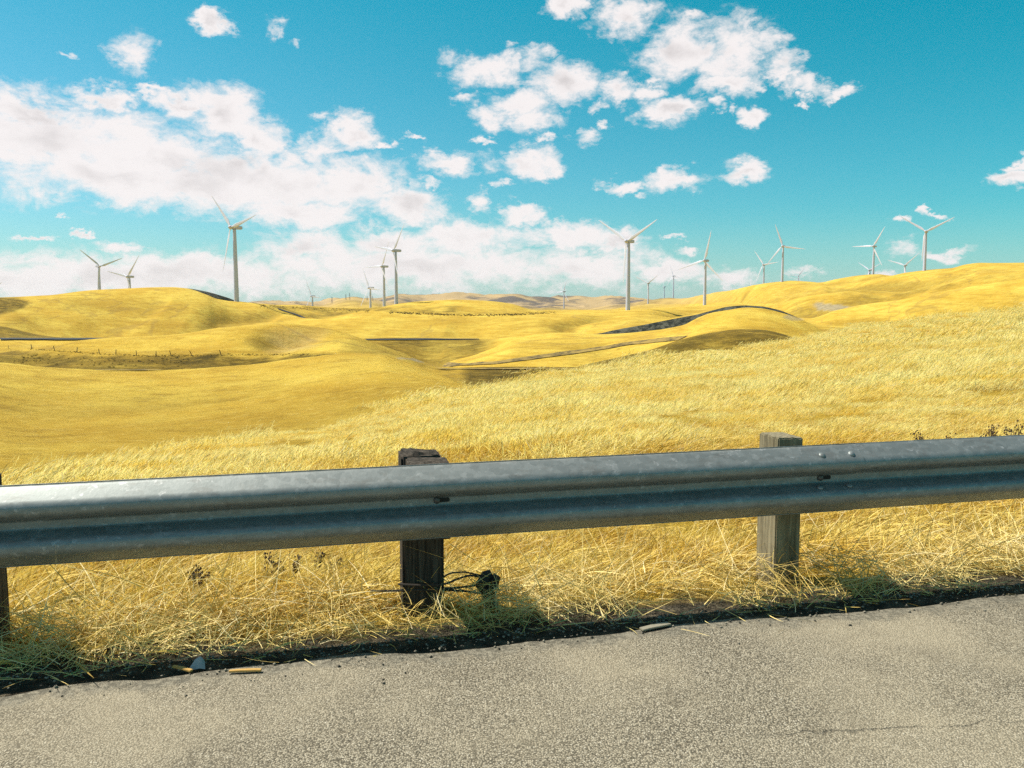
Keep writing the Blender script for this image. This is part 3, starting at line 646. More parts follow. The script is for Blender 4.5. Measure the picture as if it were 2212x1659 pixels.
# hub in full photo pixels, rotor turn from the sight line (degrees, + to the left), blade phase, blade length in px, label
TURB = [
 ((922.8,896), 56, 78, 166.7, 'tall grey turbine standing alone beside the dark cut of the left hill'),
 ((388.6,1049), -28, 68, 88, 'turbine behind the left hill crest with its nacelle turned to the left of the tower'),
 ((509,1089.8), 50, 42, 100, 'turbine half hidden behind the left hill with one blade pointing left over the grass'),
 ((-62,1172), 50, 62, 105, 'turbine at the far left edge, only one blade tip showing above the hill'),
 ((1230,1166), 52, 96, 66, 'small turbine low over the scrub flat, right of the tall left one'),
 ((1458,1133.6), 54, 96, 86, 'shortest of the three clustered turbines left of centre'),
 ((1510.9,1049.5), 56, 30, 107, 'middle one of the three clustered turbines, one blade level to the left'),
 ((1557.8,987), 56, 40, 129, 'tallest of the three clustered turbines left of centre'),
 ((2221,1148), 42, 22, 50, 'tiny lone turbine in front of the far hills near the middle'),
 ((2475.5,950.4), 37, 63.5, 161, 'tallest white turbine in the middle, two blades raised in a wide V'),
 ((2553,1115), 28, 56, 59, 'small turbine with raised V blades just right of the tallest middle turbine'),
 ((2616,1129.5), 86, 90, 36, 'tiny turbine seen edge on, its blades hardly visible'),
 ((2652.7,1087), 40, 100, 46, 'thin far turbine with one blade level to the right, beside the edge on one'),
 ((2778,1026.4), 28, 14, 113.7, 'white turbine behind the curved road cut with one blade straight up'),
 ((2960,1127), 60, 2, 48, 'turbine almost hidden behind the right ridge, only blade tips and hub top showing'),
 ((3008.5,1041.8), 33, 84, 66, 'mid sized white turbine left of a taller one on the right ridge'),
 ((3083.6,969.3), 18, 100, 87, 'white turbine on the rounded knoll of the right ridge, one blade level to the right'),
 ((3143.9,1086.5), 15, 38, 37, 'tiny turbine poking over the knoll, right of the tall one'),
 ((3425,1063.5), 33, 64, 54, 'small turbine close behind the foot of another one on the right ridge'),
 ((3441.6,970), 28, 32, 79, 'white turbine on the ridge with one blade level to the left'),
 ((3564,1045.3), 23, 50, 64, 'small half sunk turbine between two taller ones on the right ridge'),
 ((3646.5,911.6), 10, 64, 100, 'rightmost white turbine, highest on the ridge, blades in a wide V'),
]
proto = make_turbine(); used = False
for (hub_px, psi, ph, Lpx, lab) in TURB:
    D = BL*F/(Lpx*1024/4032.)
    a, tn = px_dir(hub_px[0]*2212/4032., hub_px[1]*2212/4032.); a = float(a); tn = float(tn)
    D = min(D, 3600); sc_ = (Lpx*1024/4032.)*D/(BL*F)
    x_, y_, hz = D*math.sin(a), D*math.cos(a), tn*D+CAM_H
    zb = float(ground_z([a], [D])[0]); H = hz-zb
    r = proto if not used else dup(proto); used = True
    if lab.startswith('tall grey'): zb = zb
    n_az = math.atan2(-math.sin(a), -math.cos(a)) + R(psi)     # heading of the rotor axis (from north, clockwise)
    r.location = (x_, y_, zb); r.rotation_euler = (0, 0, -(n_az-math.pi))
    tag(r, lab, 'wind turbine', 'wind turbines on the grass hills')
    for ch in r.children:
        nm = ch.name.split('.')[0]
        if nm == 'tower': ch.scale = (sc_, sc_, (H-1.2*sc_)/70)
        elif nm == 'nacelle': ch.location = (0, 0, H-1.75*sc_); ch.scale = (sc_,)*3
        elif nm == 'rotor_hub': ch.location = (0, -2.75*sc_, H); ch.scale = (sc_,)*3; ch.rotation_euler = (0, R(ph), 0)
    print('TURB', lab[:40], 'D %.0f H %.1f sc %.2f' % (D, H, sc_))

# ------------------------------------------------------------------ far lattice masts
m_mast, t, b = material('mast_steel'); t.set(b.inputs['Base Color'], t.mix(t.noise(t.pos(), .5), (.10, .10, .10), (.17, .165, .16))); b.inputs['Roughness'].default_value = .7
MASTS = [(717,641.5,652,'short lattice mast on the left shoulder of the antenna hill'),(747,636,646,'lattice mast on top of the far antenna hill'),(755,633,645,'stub mast with antennas, just right of the hilltop one'),(793,640,655,'pylon on the right flank of the antenna hill behind the turbines'),(805,640,655,'second pylon right of the antenna hill, next to a turbine tower')]
for (mx, y0, y1, lab) in MASTS:
    D = 2600.; a, t1 = px_dir(mx, y0); a = float(a); zt = float(t1)*D+CAM_H; zb = float(ground_z([a], [D])[0])
    r = empty('lattice_mast', (D*math.sin(a), D*math.cos(a), zb)); tag(r, lab, 'mast', 'far masts on the antenna hill')
    H = max(12., zt-zb); parts = []
    for (sx, sy) in ((1, 1), (1, -1), (-1, 1), (-1, -1)): parts.append(tube([(sx*1.7, sy*1.7, -2), (sx*.45, sy*.45, H)], .20, 4))
    for k in range(6):
        z0 = H*k/6; z1 = H*(k+1)/6; w0 = 1.7-1.25*z0/H; w1 = 1.7-1.25*z1/H
        for sg in (1, -1): parts.append(tube([(-w0, sg*w0, z0), (w1, sg*w1, z1)], .09, 4)); parts.append(tube([(sg*w0, -w0, z0), (sg*w1, w1, z1)], .09, 4))
    mesh_obj('lattice_frame', *merge(*parts), m_mast, r)
    mesh_obj('antenna', *merge(tube([(0, 0, H), (0, 0, H+4)], .15, 5), tube([(-1.5, 0, H-2), (1.5, 0, H-2)], .22, 5)), m_mast, r)

# ------------------------------------------------------------------ fence in the left valley
m_fpost, t, b = material('fence_wood'); t.set(b.inputs['Base Color'], t.mix(t.noise(t.pos(), 3), (.06, .05, .03), (.12, .10, .06))); b.inputs['Roughness'].default_value = .9
fx = [18, 69, 118, 166, 215, 250, 295, 337, 370, 415, 478]
pos_ = []
for x_ in fx:
    y_ = float(np.interp(x_, [0, 60, 223, 337, 496, 640], [752, 754, 765, 770.5, 767, 766]))
    pos_.append(ray_hit(x_, y_, 140)[0])
fe = empty('wire_fence', tuple(pos_[0])); tag(fe, 'old wire fence of leaning wooden posts below the left grassy ridge', 'fence')
base = pos_[0]
for q in pos_:
    q = q-base; lx, ly = rng.normal(0, .22, 2)
    mesh_obj('fence_post', *tube([q+np.array([0, 0, -.3]), q+np.array([lx*.5, ly*.5, .6]), q+np.array([lx, ly, 1.15])], [.085, .08, .07], 7), m_fpost, fe)
wires = [tube([q-base+np.array([0, 0, h_]) for q in pos_], .008, 4) for h_ in (.4, .7, 1.0)]
mesh_obj('wire', *merge(*wires), m_mast, fe)

# ------------------------------------------------------------------ scrub rows on the middle hills
m_scr, t, b = material('dark_scrub'); t.set(b.inputs['Base Color'], t.mix(t.noise(t.pos(), .4, 3), (.075, .060, .020), (.20, .145, .040))); b.inputs['Roughness'].default_value = .95
def leaf_cloud(c, r_, n_, size):
    d_ = rng.normal(size=(n_, 3)); d_ /= np.linalg.norm(d_, axis=1)[:, None]
    q = c+d_*(r_*rng.uniform(.3, 1, (n_, 1)))*np.array([1.7, 1.7, .55])*rng.uniform(.6, 1.2, 3)
    u = rng.normal(size=(n_, 3)); u /= np.linalg.norm(u, axis=1)[:, None]; v = np.cross(u, rng.normal(size=(n_, 3))); v /= np.linalg.norm(v, axis=1)[:, None]
    s = size*rng.uniform(.6, 1.3, (n_, 1))
    return np.stack([q-u*s, q+v*s*.6, q+u*s, q-v*s*.6], 1).reshape(-1, 3)
def scrub_row(name, pts, n_, r0, r1, dmin, lab, spread=2.0):
    pts = np.array(pts, float); Vs = []
    for k in range(n_):
        x_ = rng.uniform(pts[0, 0], pts[-1, 0]); y_ = np.interp(x_, pts[:, 0], pts[:, 1])+rng.normal(0, spread)
        h_, D = ray_hit(x_, y_, dmin); r_ = rng.uniform(r0, r1)
        Vs.append(leaf_cloud(h_+np.array([0, 0, r_*.45]), r_, 44, r_*.30))
    V_ = np.concatenate(Vs); f_ = np.arange(len(V_)).reshape(-1, 4)
    o = mesh_obj(name, V_, f_, m_scr); tag(o, lab, 'scrub', kind='stuff'); return o
scrub_row('scrub', [(840,675),(904,678),(1000,681),(1100,680.5),(1150,678),(1200,675)], 620, .25, .75, 500, 'dark row of scrub along the track below the central hill', 1.2)
scrub_row('scrub', [(560,662),(700,668),(800,671)], 420, .2, .6, 600, 'scattered dark scrub on the flat under the small turbines', 2.2)
scrub_row('scrub', [(30,775),(120,780),(260,783),(420,778)], 170, .06, .22, 140, 'dark weeds scattered over the left valley bottom', 7)

scrub_row('scrub', [(60,754),(223,765.5),(337,770.5),(496,767.5),(640,766.5),(760,770)], 420, .05, .15, 140, 'dark ragged line of weeds along the old wire fence', 1.0)
# ------------------------------------------------------------------ grass
def grass_mat(name, cA, cB, cC, trans=.38, dead=.6):
    m, t, b = material(name); P = t.pos()
    oi = t.node('ShaderNodeObjectInfo').outputs['Random']
    n1 = t.noise(t.vmath('MULTIPLY', P, (.5, .9, .5)), .9, 4, .65); n2 = t.noise(P, 9, 3, .6)
    c = t.mix(t.ss(n1, .36, .62), cA, cB)
    c = t.mix(t.math('MULTIPLY', t.ss(n2, .5, .66), .62), c, cC)
    c = t.mix(t.math('MULTIPLY', oi, .22), c, cB)
    tone = t.attr('tone')
    c = t.mix(t.math('MULTIPLY', t.ss(tone, .26, .05), dead), c, (.30, .185, .045)); c = t.mix(t.math('MULTIPLY', t.ss(tone, .80, .97), dead), c, (.84, .75, .50))
    t.set(b.inputs['Base Color'], c); b.inputs['Roughness'].default_value = .6; b.inputs['Specular IOR Level'].default_value = .3
    tr = t.node('ShaderNodeBsdfTranslucent', {'Color': c})
    mx = t.node('ShaderNodeMixShader', {0: trans, 1: b.outputs[0], 2: tr.outputs[0]})
    t.l.new(mx.outputs[0], t.n['Material Output'].inputs[0]); return m
m_field = grass_mat('field_grass', (.88, .645, .105), (.98, .87, .35), (.63, .38, .044), .5)
m_straw = grass_mat('straw', (.62, .42, .08), (.90, .72, .29), (.34, .20, .030), .04)
def blades(root, direc, length, width, curve, head=0.0, nseg=4):
    """ribbons: root (n,3), unit growth direction (n,3), length, width, curve vector (n,3) added by the tip"""
    n_ = len(root); tt = np.linspace(0, 1, nseg+1)
    C_ = root[:, None]+direc[:, None]*(length[:, None, None]*tt[None, :, None])+curve[:, None]*(tt[None, :, None]**2)
    side = np.cross(direc, rng.normal(size=(n_, 3))); side /= np.linalg.norm(side, axis=1)[:, None]+1e-9
    wv = np.interp(tt, [0, .55, .7, .88, 1], [1, .75, .6+head, .6+head*.8, .12])
    W_ = side[:, None]*(width[:, None, None]*wv[None, :, None]*.5)
    V_ = np.stack([C_-W_, C_+W_], 2).reshape(n_, -1, 3)
    k_ = 2*(nseg+1)
    q = np.array([[2*i, 2*i+1, 2*i+3, 2*i+2] for i in range(nseg)])
    f_ = (np.arange(n_)[:, None, None]*k_+q[None]).reshape(-1, 4)
    return V_.reshape(-1, 3), f_
WIND = np.array([.80, -.25, 0])
lod_col = bpy.data.collections.new('grass_tufts')
def tuft(name, rad, n_, h0, h1, w0, w1, clump, lean=.5, head=.9, mess=.42):
    nc = max(3, n_//clump); cc = rng.normal(0, rad*.45, (nc, 2)); hc = rng.uniform(h0, h1, nc)
    wi = rng.integers(0, nc, n_); xy = cc[wi]+rng.normal(0, rad*.10, (n_, 2))
    root = np.column_stack([xy, np.full(n_, -.04)])
    d_ = np.column_stack([rng.normal(0, mess, (n_, 2)), np.ones(n_)])+WIND*rng.uniform(.1, .7, (n_, 1)); d_ /= np.linalg.norm(d_, axis=1)[:, None]
    ln = hc[wi]*rng.uniform(.65, 1.15, n_)
    cur = (WIND[None]+rng.normal(0, .35, (n_, 3))*[1, 1, 0])*(ln*rng.uniform(.25, 1.1, n_)*lean)[:, None]; cur[:, 2] -= ln*rng.uniform(.05, .35, n_)
    v, f = blades(root, d_, ln, rng.uniform(w0, w1, n_), cur, head)
    o = mesh_obj(name, v, f, m_field, link=False); add_attr(o.data, 'tone', np.repeat(rng.random(n_), 10)); lod_col.objects.link(o)
m_near = grass_mat('verge_grass', (.66, .42, .045), (.88, .70, .20), (.36, .20, .020), .30)
m_keep = m_field; m_field = m_near
for i in range(3): tuft('a_tuft_%d' % i, .24, 320, .09, .25, .0026, .0048, 7, .8, .9, .75)
m_field = m_keep
for i in range(3): tuft('b_tuft_%d' % i, .55, 1150, .10, .23, .0036, .0070, 6)
for i in range(3): tuft('c_tuft_%d' % i, 1.2, 2300, .11, .25, .007, .014, 6)
pts = []; idx = []; rot = []; scl = []
def scatter(dmin, dmax, n_, lod, pmin=4.02, beyond=False, azlim=(-62, 60)):
    a = np.radians(rng.uniform(azlim[0], azlim[1], n_)); D = np.sqrt(rng.uniform(dmin**2, dmax**2, n_))
    x_ = D*np.sin(a); y_ = D*np.cos(a)
    keep = (x_*nR[0]+y_*nR[1] > pmin) & ((D > ground_nodes(a)[0][:, 4]*1.6) if beyond else (D < ground_nodes(a)[0][:, 4]*1.12))
    keep &= rng.random(n_) < np.clip(.80+1.5*fbm(x_/2.4, y_/1.6, 3, 71), .22, 1)
    x_, y_, a, D = x_[keep], y_[keep], a[keep], D[keep]
    z_ = ground_z(a, D); k_ = len(x_)
    pts.append(np.column_stack([x_, y_, z_])); idx.append(lod*3+rng.integers(0, 3, k_))
    rot.append(np.column_stack([rng.normal(0, .08, (k_, 2)), 1.5*fbm(x_/3.5, y_/3.5, 2, 61)+rng.normal(0, .35, k_)])); 
    g_ = np.clip(1+1.5*fbm(x_/4.0, y_/4.0, 3, 91), .55, 1.5)
    scl.append(g_*rng.uniform(.8, 1.2, k_))
scatter(3.9, 12, 4600, 0)
scatter(10, 34, 6600, 1)
scatter(30, 84, 7600, 2)
pts = np.concatenate(pts); idx = np.concatenate(idx); rot = np.concatenate(rot); scl = np.concatenate(scl)
me = bpy.data.meshes.new('field_grass'); me.vertices.add(len(pts)); me.vertices.foreach_set('co', pts.astype(np.float32).ravel())
a_ = me.attributes.new('pick', 'INT', 'POINT'); a_.data.foreach_set('value', idx.astype(np.int32))
a_ = me.attributes.new('turn', 'FLOAT_VECTOR', 'POINT'); a_.data.foreach_set('vector', rot.astype(np.float32).ravel())
add_attr(me, 'size', scl)
fg = bpy.data.objects.new('field_grass', me); COL.objects.link(fg); me.materials.append(m_field)
tag(fg, 'windblown golden wild oat grass covering the field behind the guardrail', 'grass', kind='stuff')
ng = bpy.data.node_groups.new('scatter_tufts', 'GeometryNodeTree')
ng.interface.new_socket('Geometry', in_out='INPUT', socket_type='NodeSocketGeometry'); ng.interface.new_socket('Geometry', in_out='OUTPUT', socket_type='NodeSocketGeometry')
G = NT(ng); gi = G.node('NodeGroupInput'); go = G.node('NodeGroupOutput')
ci = G.node('GeometryNodeCollectionInfo'); ci.inputs['Collection'].default_value = lod_col; ci.inputs['Separate Children'].default_value = True; ci.inputs['Reset Children'].default_value = True
def named(nm, dt): n_ = G.node('GeometryNodeInputNamedAttribute', data_type=dt); n_.inputs['Name'].default_value = nm; return n_.outputs['Attribute']
e2r = G.node('FunctionNodeEulerToRotation'); G.l.new(named('turn', 'FLOAT_VECTOR'), e2r.inputs[0])
ip = G.node('GeometryNodeInstanceOnPoints'); ip.inputs['Pick Instance'].default_value = True
G.l.new(gi.outputs[0], ip.inputs['Points']); G.l.new(ci.outputs[0], ip.inputs['Instance']); G.l.new(named('pick', 'INT'), ip.inputs['Instance Index'])
G.l.new(e2r.outputs[0], ip.inputs['Rotation']); G.l.new(named('size', 'FLOAT'), ip.inputs['Scale']); G.l.new(ip.outputs[0], go.inputs[0])
fg.modifiers.new('scatter', 'NODES').node_group = ng

# tangled straw along the verge, under and around the rail
def road_gz(s, pv):
    q = dR[None]*s[:, None]+nR[None]*pv[:, None]; return q, gz_xy(q[:, 0], q[:, 1])
def straw_patch(n_, s0, s1, p0, p1, l0, l1, up, w0, w1, zj=.10, dens_seed=3):
    s = rng.uniform(s0, s1, n_*2); pv = p0+(p1-p0)*rng.beta(1.3, 1.6, n_*2)
    dn = fbm(s/.55, pv/.4, 3, dens_seed); edge_ = p0+.02+.15*fbm(s/.5, s*0, 3, 12)
    keep = (dn > -.28)&(pv > edge_)
    ps = np.array([post_s(i_) for i_ in range(-4, 8)]); near_p = np.abs(s[:, None]-ps[None]).min(1)
    keep &= ~((near_p < .20) & (pv > 3.64) & (pv < 3.98) & (rng.random(len(s)) < .88)); s, pv, dn = s[keep][:n_], pv[keep][:n_], dn[keep][:n_]
    q, z = road_gz(s, pv); k_ = len(s)
    hump = np.clip(.07+.22*dn, 0, .25)*np.clip((pv-p0)/.35, 0, 1)
    root = np.column_stack([q, z+hump*rng.uniform(0, 1, k_)+rng.uniform(-.02, zj, k_)*np.clip((pv-p0)/.3, 0, 1)])
    th = rng.uniform(0, 2*math.pi, k_); e_ = np.abs(rng.normal(up, .35, k_)); e_ = np.clip(e_, -.1, 1.45)
    d_ = np.column_stack([np.cos(th)*np.cos(e_), np.sin(th)*np.cos(e_), np.sin(e_)])
    ln = rng.uniform(l0, l1, k_); cur = rng.normal(0, .16, (k_, 3))*ln[:, None]; cur[:, 2] -= ln*rng.uniform(0, .25, k_)
    # keep straw off the asphalt: flip blades that would run out over the road
    tipp = ((root[:, :2]+d_[:, :2]*ln[:, None]) @ nR); bad = tipp < 3.42
    d_[bad, :2] = d_[bad, :2]-2*(d_[bad, :2]@nR)[:, None]*nR[None]
    return blades(root, d_, ln, rng.uniform(w0, w1, k_), cur, .0, 4)
V1, F1 = straw_patch(14500, -7, 11, 3.44, 4.05, .07, .26, .35, .0022, .0040)
V2, F2 = straw_patch(4200, -7, 11, 3.54, 4.15, .16, .46, .36, .0028, .0050, .12, 5)
V3, F3 = straw_patch(1300, -7, 11, 3.7, 5.2, .30, .62, .95, .0024, .0040, .02, 8)
Vs = np.concatenate([V1, V2, V3]); Fs = np.concatenate([F1, F2+len(V1), F3+len(V1)+len(V2)])
n_ = 420; s = rng.uniform(-6, 9, n_); pv = 3.47-np.abs(rng.normal(0, .075, n_)); q = dR[None]*s[:, None]+nR[None]*pv[:, None]
th = rng.uniform(0, 2*math.pi, n_); d_ = np.column_stack([np.cos(th), np.sin(th), rng.uniform(0, .22, n_)]); d_ /= np.linalg.norm(d_, axis=1)[:, None]
ln = rng.uniform(.03, .16, n_); cu = rng.normal(0, .22, (n_, 3))*ln[:, None]*np.array([1, 1, .1])
Va, Fa = blades(np.column_stack([q, SLOPE*s+.006]), d_, ln, rng.uniform(.0022, .004, n_), cu); nv0 = len(Vs)
st = mesh_obj('dry_straw', np.concatenate([Vs, Va]), np.concatenate([Fs, Fa+nv0]), m_straw); add_attr(st.data, 'tone', np.repeat(rng.random(len(st.data.vertices)//10), 10)); tag(st, 'pale tangled dry straw heaped along the road edge under the guardrail', 'straw', kind='stuff')
# grit and crumbs of soil on the asphalt edge
n_ = 4200; s = rng.uniform(-6, 9, n_); pv = 3.38-np.abs(rng.gamma(1.2, .055, n_))+.10
q = dR[None]*s[:, None]+nR[None]*pv[:, None]; r_ = np.minimum(rng.gamma(2.0, .0022, n_)+.0015, .0085)
oct_ = np.array([(1,0,0),(-1,0,0),(0,1,0),(0,-1,0),(0,0,1),(0,0,-1)], float); of = np.array([(0,2,4),(2,1,4),(1,3,4),(3,0,4),(2,0,5),(1,2,5),(3,1,5),(0,3,5)])
Vg = (np.column_stack([q, SLOPE*s+r_*.4])[:, None]+oct_[None]*r_[:, None, None]*rng.uniform(.6, 1.3, (n_, 6, 1))*np.array([1, 1, .7])).reshape(-1, 3)
Fg = (np.arange(n_)[:, None, None]*6+of[None]).reshape(-1, 3)
m_grit, t, b = material('grit'); t.set(b.inputs['Base Color'], t.mix(t.ss(t.noise(t.pos(), 40, 3), .4, .6), (.045, .04, .03), (.26, .23, .17))); b.inputs['Roughness'].default_value = .9
grit = mesh_obj('gravel', Vg, Fg, m_grit); tag(grit, 'dark crumbs of soil and gravel strewn along the asphalt edge', 'gravel', kind='stuff')

# ------------------------------------------------------------------ dark seeded weeds
m_weed, t, b = material('dark_weed'); t.set(b.inputs['Base Color'], t.mix(t.ss(t.noise(t.pos(), 30, 3), .4, .6), (.045, .026, .014), (.12, .075, .03))); b.inputs['Roughness'].default_value = .9
WG = 'dark weeds behind the guardrail'
def weed(x_, y_, D, h_, lab, grp, nst=3, seed=1, fat=1.0):
    fat = fat*(1.5 if grp == WG else 1)
    a, tn = px_dir(x_, y_); a = float(a); z = float(ground_z([a], [D])[0])
    r = empty('seeded_weed', (D*math.sin(a), D*math.cos(a), z)); tag(r, lab, 'weed', grp)
    rr = np.random.default_rng(seed); stems = []; heads = []
    for k in range(nst):
        tx, ty = rr.normal(0, .07, 2); hk = h_*rr.uniform(.75, 1.05); bx, by = rr.normal(0, .02, 2)
        pl_ = np.array([(bx, by, -.03), (bx+tx*.3, by+ty*.3, hk*.5), (bx+tx, by+ty, hk)])
        stems.append(tube(pl_, [.005, .004, .002], 5))
        for j in range(int(44*fat)):
            f_ = rr.uniform(.5, 1.02); c = pl_[1]+(pl_[2]-pl_[1])*(f_-.5)*2 if f_ > .5 else pl_[0]
            c = c+rr.normal(0, .016*fat, 3); s_ = rr.uniform(.004, .0095)
            heads.append((oct_*s_*np.array([1, 1, 1.2])+c, of.tolist()))
    mesh_obj('stem', *merge(*stems), m_weed, r); mesh_obj('seed_head', *merge(*heads), m_weed, r)
def weed_top(x_, ytop, D, lab, grp, **kw):
    a, tn = px_dir(x_, ytop); z = float(ground_z([float(a)], [D])[0]); weed(x_, ytop, D, float(tn)*D+CAM_H-z, lab, grp, **kw)
weed_top(1958, 945, 8.2, 'lowest dark weed tip above the rail, right of the newer post', WG, nst=1, seed=3)
weed_top(1982, 940, 8.0, 'small dark weed above the rail, second from the newer post', WG, nst=2, seed=4)
weed_top(2060, 936, 8.0, 'lone dark weed above the rail between two groups of weeds', WG, nst=2, seed=5)
weed_top(2125, 938, 7.8, 'first weed of the tall dark clump at the right edge', WG, nst=2, seed=6)
weed_top(2148, 926, 7.8, 'bushiest dark weed of the clump at the right edge', WG, nst=3, seed=7)
weed_top(2170, 928, 7.7, 'dark weed in the middle of the right edge clump', WG, nst=3, seed=8)
weed_top(2192, 923, 7.7, 'dark weed near the right end of the rail-top clump', WG, nst=3, seed=9)
weed_top(2138, 932, 7.9, 'short dark weed filling the gap at the left of the right edge clump', WG, nst=3, seed=21)
weed_top(2182, 924, 7.9, 'dark weed behind the middle of the right edge clump, half hidden', WG, nst=4, seed=22)
weed_top(2210, 914, 7.6, 'tallest dark weed, cut by the right edge of the picture', WG, nst=3, seed=10)
WB = 'brown weeds seen under the guardrail'
weed_top(575, 1200, 4.75, 'brown seeded weed below the rail, left of the dark post', WB, nst=2, seed=11, fat=.6)
weed_top(630, 1198, 4.7, 'broad brown weed clump below the rail, nearest left of the dark post', WB, nst=3, seed=12, fat=.7)
weed_top(420, 1215, 4.7, 'sparse brown weed below the rail in the left third', WB, nst=3, seed=13, fat=.7)
weed_top(700, 1190, 4.85, 'brown weed tucked just under the rail before the dark post', WB, nst=3, seed=14, fat=.7)
weed_top(470, 1238, 4.5, 'thin brown weed standing before the others at left', WB, nst=2, seed=15, fat=.6)

# ------------------------------------------------------------------ gnarled stump with loose wire by the dark post
m_stump, t, b = material('charred_stump'); n_a = t.noise(t.pos(), 22, 5, .7); t.set(b.inputs['Base Color'], t.mix(t.ss(n_a, .4, .62), (.012, .010, .009), (.065, .052, .042))); b.inputs['Roughness'].default_value = .9; t.set(b.inputs['Normal'], t.bump(n_a, .9, .012))
m_wire, t, b = material('rusty_wire'); t.set(b.inputs['Base Color'], t.mix(t.noise(t.pos(), 60), (.03, .024, .02), (.09, .07, .055))); b.inputs['Roughness'].default_value = .8; b.inputs['Metallic'].default_value = .3
def at(x_, y_, pv):
    """point on the upright plane pv metres out along the road normal, seen at photo pixel (x_, y_)"""
    a, tn = px_dir(x_, y_); a = float(a); D = pv/math.cos(a-AZN); return np.array([D*math.sin(a), D*math.cos(a), float(tn)*D+CAM_H])
sb = at(1062, 1330, 3.90); sb[2] = float(gz_xy(sb[0], sb[1])[0])
stp = empty('gnarled_stump', tuple(sb)); tag(stp, 'charred gnarled stump with a knotted head right of the dark timber post', 'stump')
L_ = lambda *q: [at(x_, y_, pv)-sb for (x_, y_, pv) in q]
trunk = L_((1068,1345,3.90),(1062,1310,3.90),(1053,1280,3.90),(1046,1262,3.89),(1052,1245,3.88),(1064,1238,3.88))
v, f = tube(trunk, [.050, .040, .034, .042, .038, .020], 12); v += .012*np.stack([fbm(v[:, 0]/.03, v[:, 2]/.03, 3, s_) for s_ in (1, 2, 3)], 1)
mesh_obj('trunk', v, f, m_stump, stp, True)
kn = L_((1062,1245,3.87),(1070,1250,3.86),(1068,1266,3.87),(1058,1272,3.88)); v, f = tube(kn, [.022, .026, .020, .016], 10); v += .008*np.stack([fbm(v[:, 0]/.02, v[:, 2]/.02, 3, s_) for s_ in (4, 5, 6)], 1)
mesh_obj('knot', v, f, m_stump, stp, True)
kn = L_((1050,1248,3.88),(1040,1252,3.86),(1034,1262,3.85)); v, f = tube(kn, [.020, .016, .008], 9); mesh_obj('branch', v, f, m_stump, stp, True)
def smooth_path(q, n_=40):
    q = np.array(q); u = np.linspace(0, 1, len(q)); uu = np.linspace(0, 1, n_); return np.stack([interp_smooth(uu, u, q[:, i]) for i in range(3)], 1)
W1 = [at(*k) for k in ((860,1262,3.81),(905,1264,3.80),(958,1262,3.80),(985,1252,3.84),(1010,1244,3.86),(1035,1246,3.88),(1052,1258,3.90))]
W2 = [at(*k) for k in ((800,1277,3.79),(860,1276,3.80),(930,1274,3.80),(990,1276,3.84),(1030,1280,3.86),(1050,1284,3.88))]
W3 = [at(*k) for k in ((958,1272,3.80),(1000,1268,3.85),(1030,1264,3.87),(1048,1262,3.89))]
W4 = [at(*k) for k in ((958,1246,3.82),(975,1238,3.84),(1000,1236,3.86),(1040,1243,3.88))]
wo = [tube(smooth_path(q), .0052 if i != 3 else .004, 6) for i, q in enumerate((W1, W2, W3, W4))]
wv, wf = merge(*wo); wb = wv.mean(0); wr = mesh_obj('loose_wire', wv-wb, wf, m_wire); wr.location = wb
tag(wr, 'dark twisted wire strands running from the dark post to the stump', 'wire')

# ------------------------------------------------------------------ litter on the asphalt edge
def flat_mat(name, c0, c1, rough=.7):
    m, t, b = material(name); t.set(b.inputs['Base Color'], t.mix(t.noise(t.pos(), 45, 4), c0, c1)); b.inputs['Roughness'].default_value = rough; return m
m_slat = flat_mat('orange_wood', (.42, .24, .055), (.56, .34, .09)); m_plast = flat_mat('cloudy_plastic', (.30, .30, .30), (.40, .40, .39), .3); m_plank = flat_mat('bleached_board', (.20, .18, .125), (.30, .265, .19))
def ground_at(x_, y_, extra=.003):
    a, tn = px_dir(x_, y_); a = float(a); tn = float(tn)
    # meet the road plane z = SLOPE * along
    sa = math.sin(a)*dR[0]+math.cos(a)*dR[1]; D = CAM_H/(SLOPE*sa-tn); p_ = np.array([D*math.sin(a), D*math.cos(a), SLOPE*D*sa])
    p_[2] = max(p_[2], float(gz_xy(p_[0], p_[1])[0]))+extra
    return p_
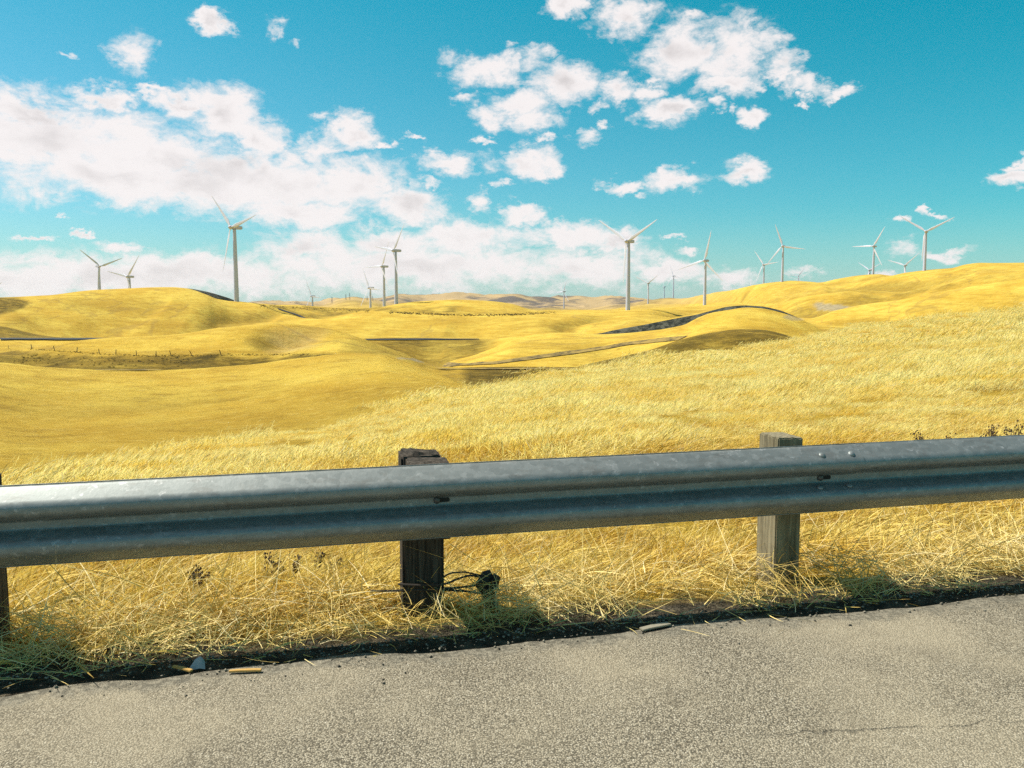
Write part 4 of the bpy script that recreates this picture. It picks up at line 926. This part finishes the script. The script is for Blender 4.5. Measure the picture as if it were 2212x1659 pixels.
def sliver(name, x0, y0, x1, y1, wd, th, mat, lab, cat):
    a_, b_ = ground_at(x0, y0), ground_at(x1, y1); ln = np.linalg.norm(b_-a_)
    v, f = box(ln, wd, th, th*.2, (0, 0, th/2), 0, 4); v[:, 1] *= 1+.25*fbm(v[:, 0]/.03, v[:, 0]*0, 2, 3); v[:, 2] += .004*np.cos(v[:, 0]/ln*2)
    o = mesh_obj(name, v, f, mat); o.location = (a_+b_)/2; d_ = b_-a_; o.rotation_euler = (0, -math.atan2(d_[2], math.hypot(d_[0], d_[1])), math.atan2(d_[1], d_[0])); tag(o, lab, cat); return o
sliver('wood_sliver', 374, 1444, 414, 1454, .016, .008, m_slat, 'short orange wood sliver on the road edge, beside the cloudy plastic scrap', 'wood scrap')
sliver('wood_sliver', 495, 1455, 565, 1452, .017, .008, m_slat, 'longer orange brown wood strip lying flat on the asphalt edge', 'wood scrap')
sliver('board_scrap', 1385, 1364, 1446, 1351, .032, .008, m_plank, 'bleached board scrap at the asphalt edge between the two posts', 'board')
pq = ground_at(428, 1444); kx = np.linspace(-1, 1, 9)
gx, gy = np.meshgrid(kx, kx); msk = .026
sv = np.stack([gx*msk*(1-.2*gy), gy*.012+.004*gx, (gy+1)*.5*.040*(1-.5*gx*gx)+.002*np.sin(gx*5)], -1).reshape(-1, 3)
sv2 = sv+np.array([0, .0025, 0]); sf = [[i*9+j, i*9+j+1, (i+1)*9+j+1, (i+1)*9+j] for i in range(8) for j in range(8)]
o = mesh_obj('plastic_scrap', np.concatenate([sv, sv2]), sf+[[k+81 for k in q][::-1] for q in sf], m_plast, None, True); o.location = pq; tag(o, 'cloudy plastic scrap standing on the road edge beside an orange sliver', 'plastic scrap')

# ------------------------------------------------------------------ haze: the air between here and the far hills
m_haze = bpy.data.materials.new('haze_air'); m_haze.use_nodes = True; t = NT(m_haze.node_tree); t.n.clear()
pvn = t.node('ShaderNodeVolumePrincipled'); pvn.inputs['Color'].default_value = (.93, .90, .90, 1); pvn.inputs['Density'].default_value = 2.2e-5; pvn.inputs['Anisotropy'].default_value = .2
t.l.new(pvn.outputs[0], t.node('ShaderNodeOutputMaterial').inputs['Volume'])
HAZE = True
if HAZE:
    zlo = float(min(V[:, 2].min(), -10))-1; zhi = 260.
    hv, hf = box(24000, 24000, zhi-zlo, 0, (0, 0, (zhi+zlo)/2)); hz = mesh_obj('haze', hv, hf, m_haze); tag(hz, kind='stuff')
print('zrange', V[:, 2].min(), V[:, 2].max())
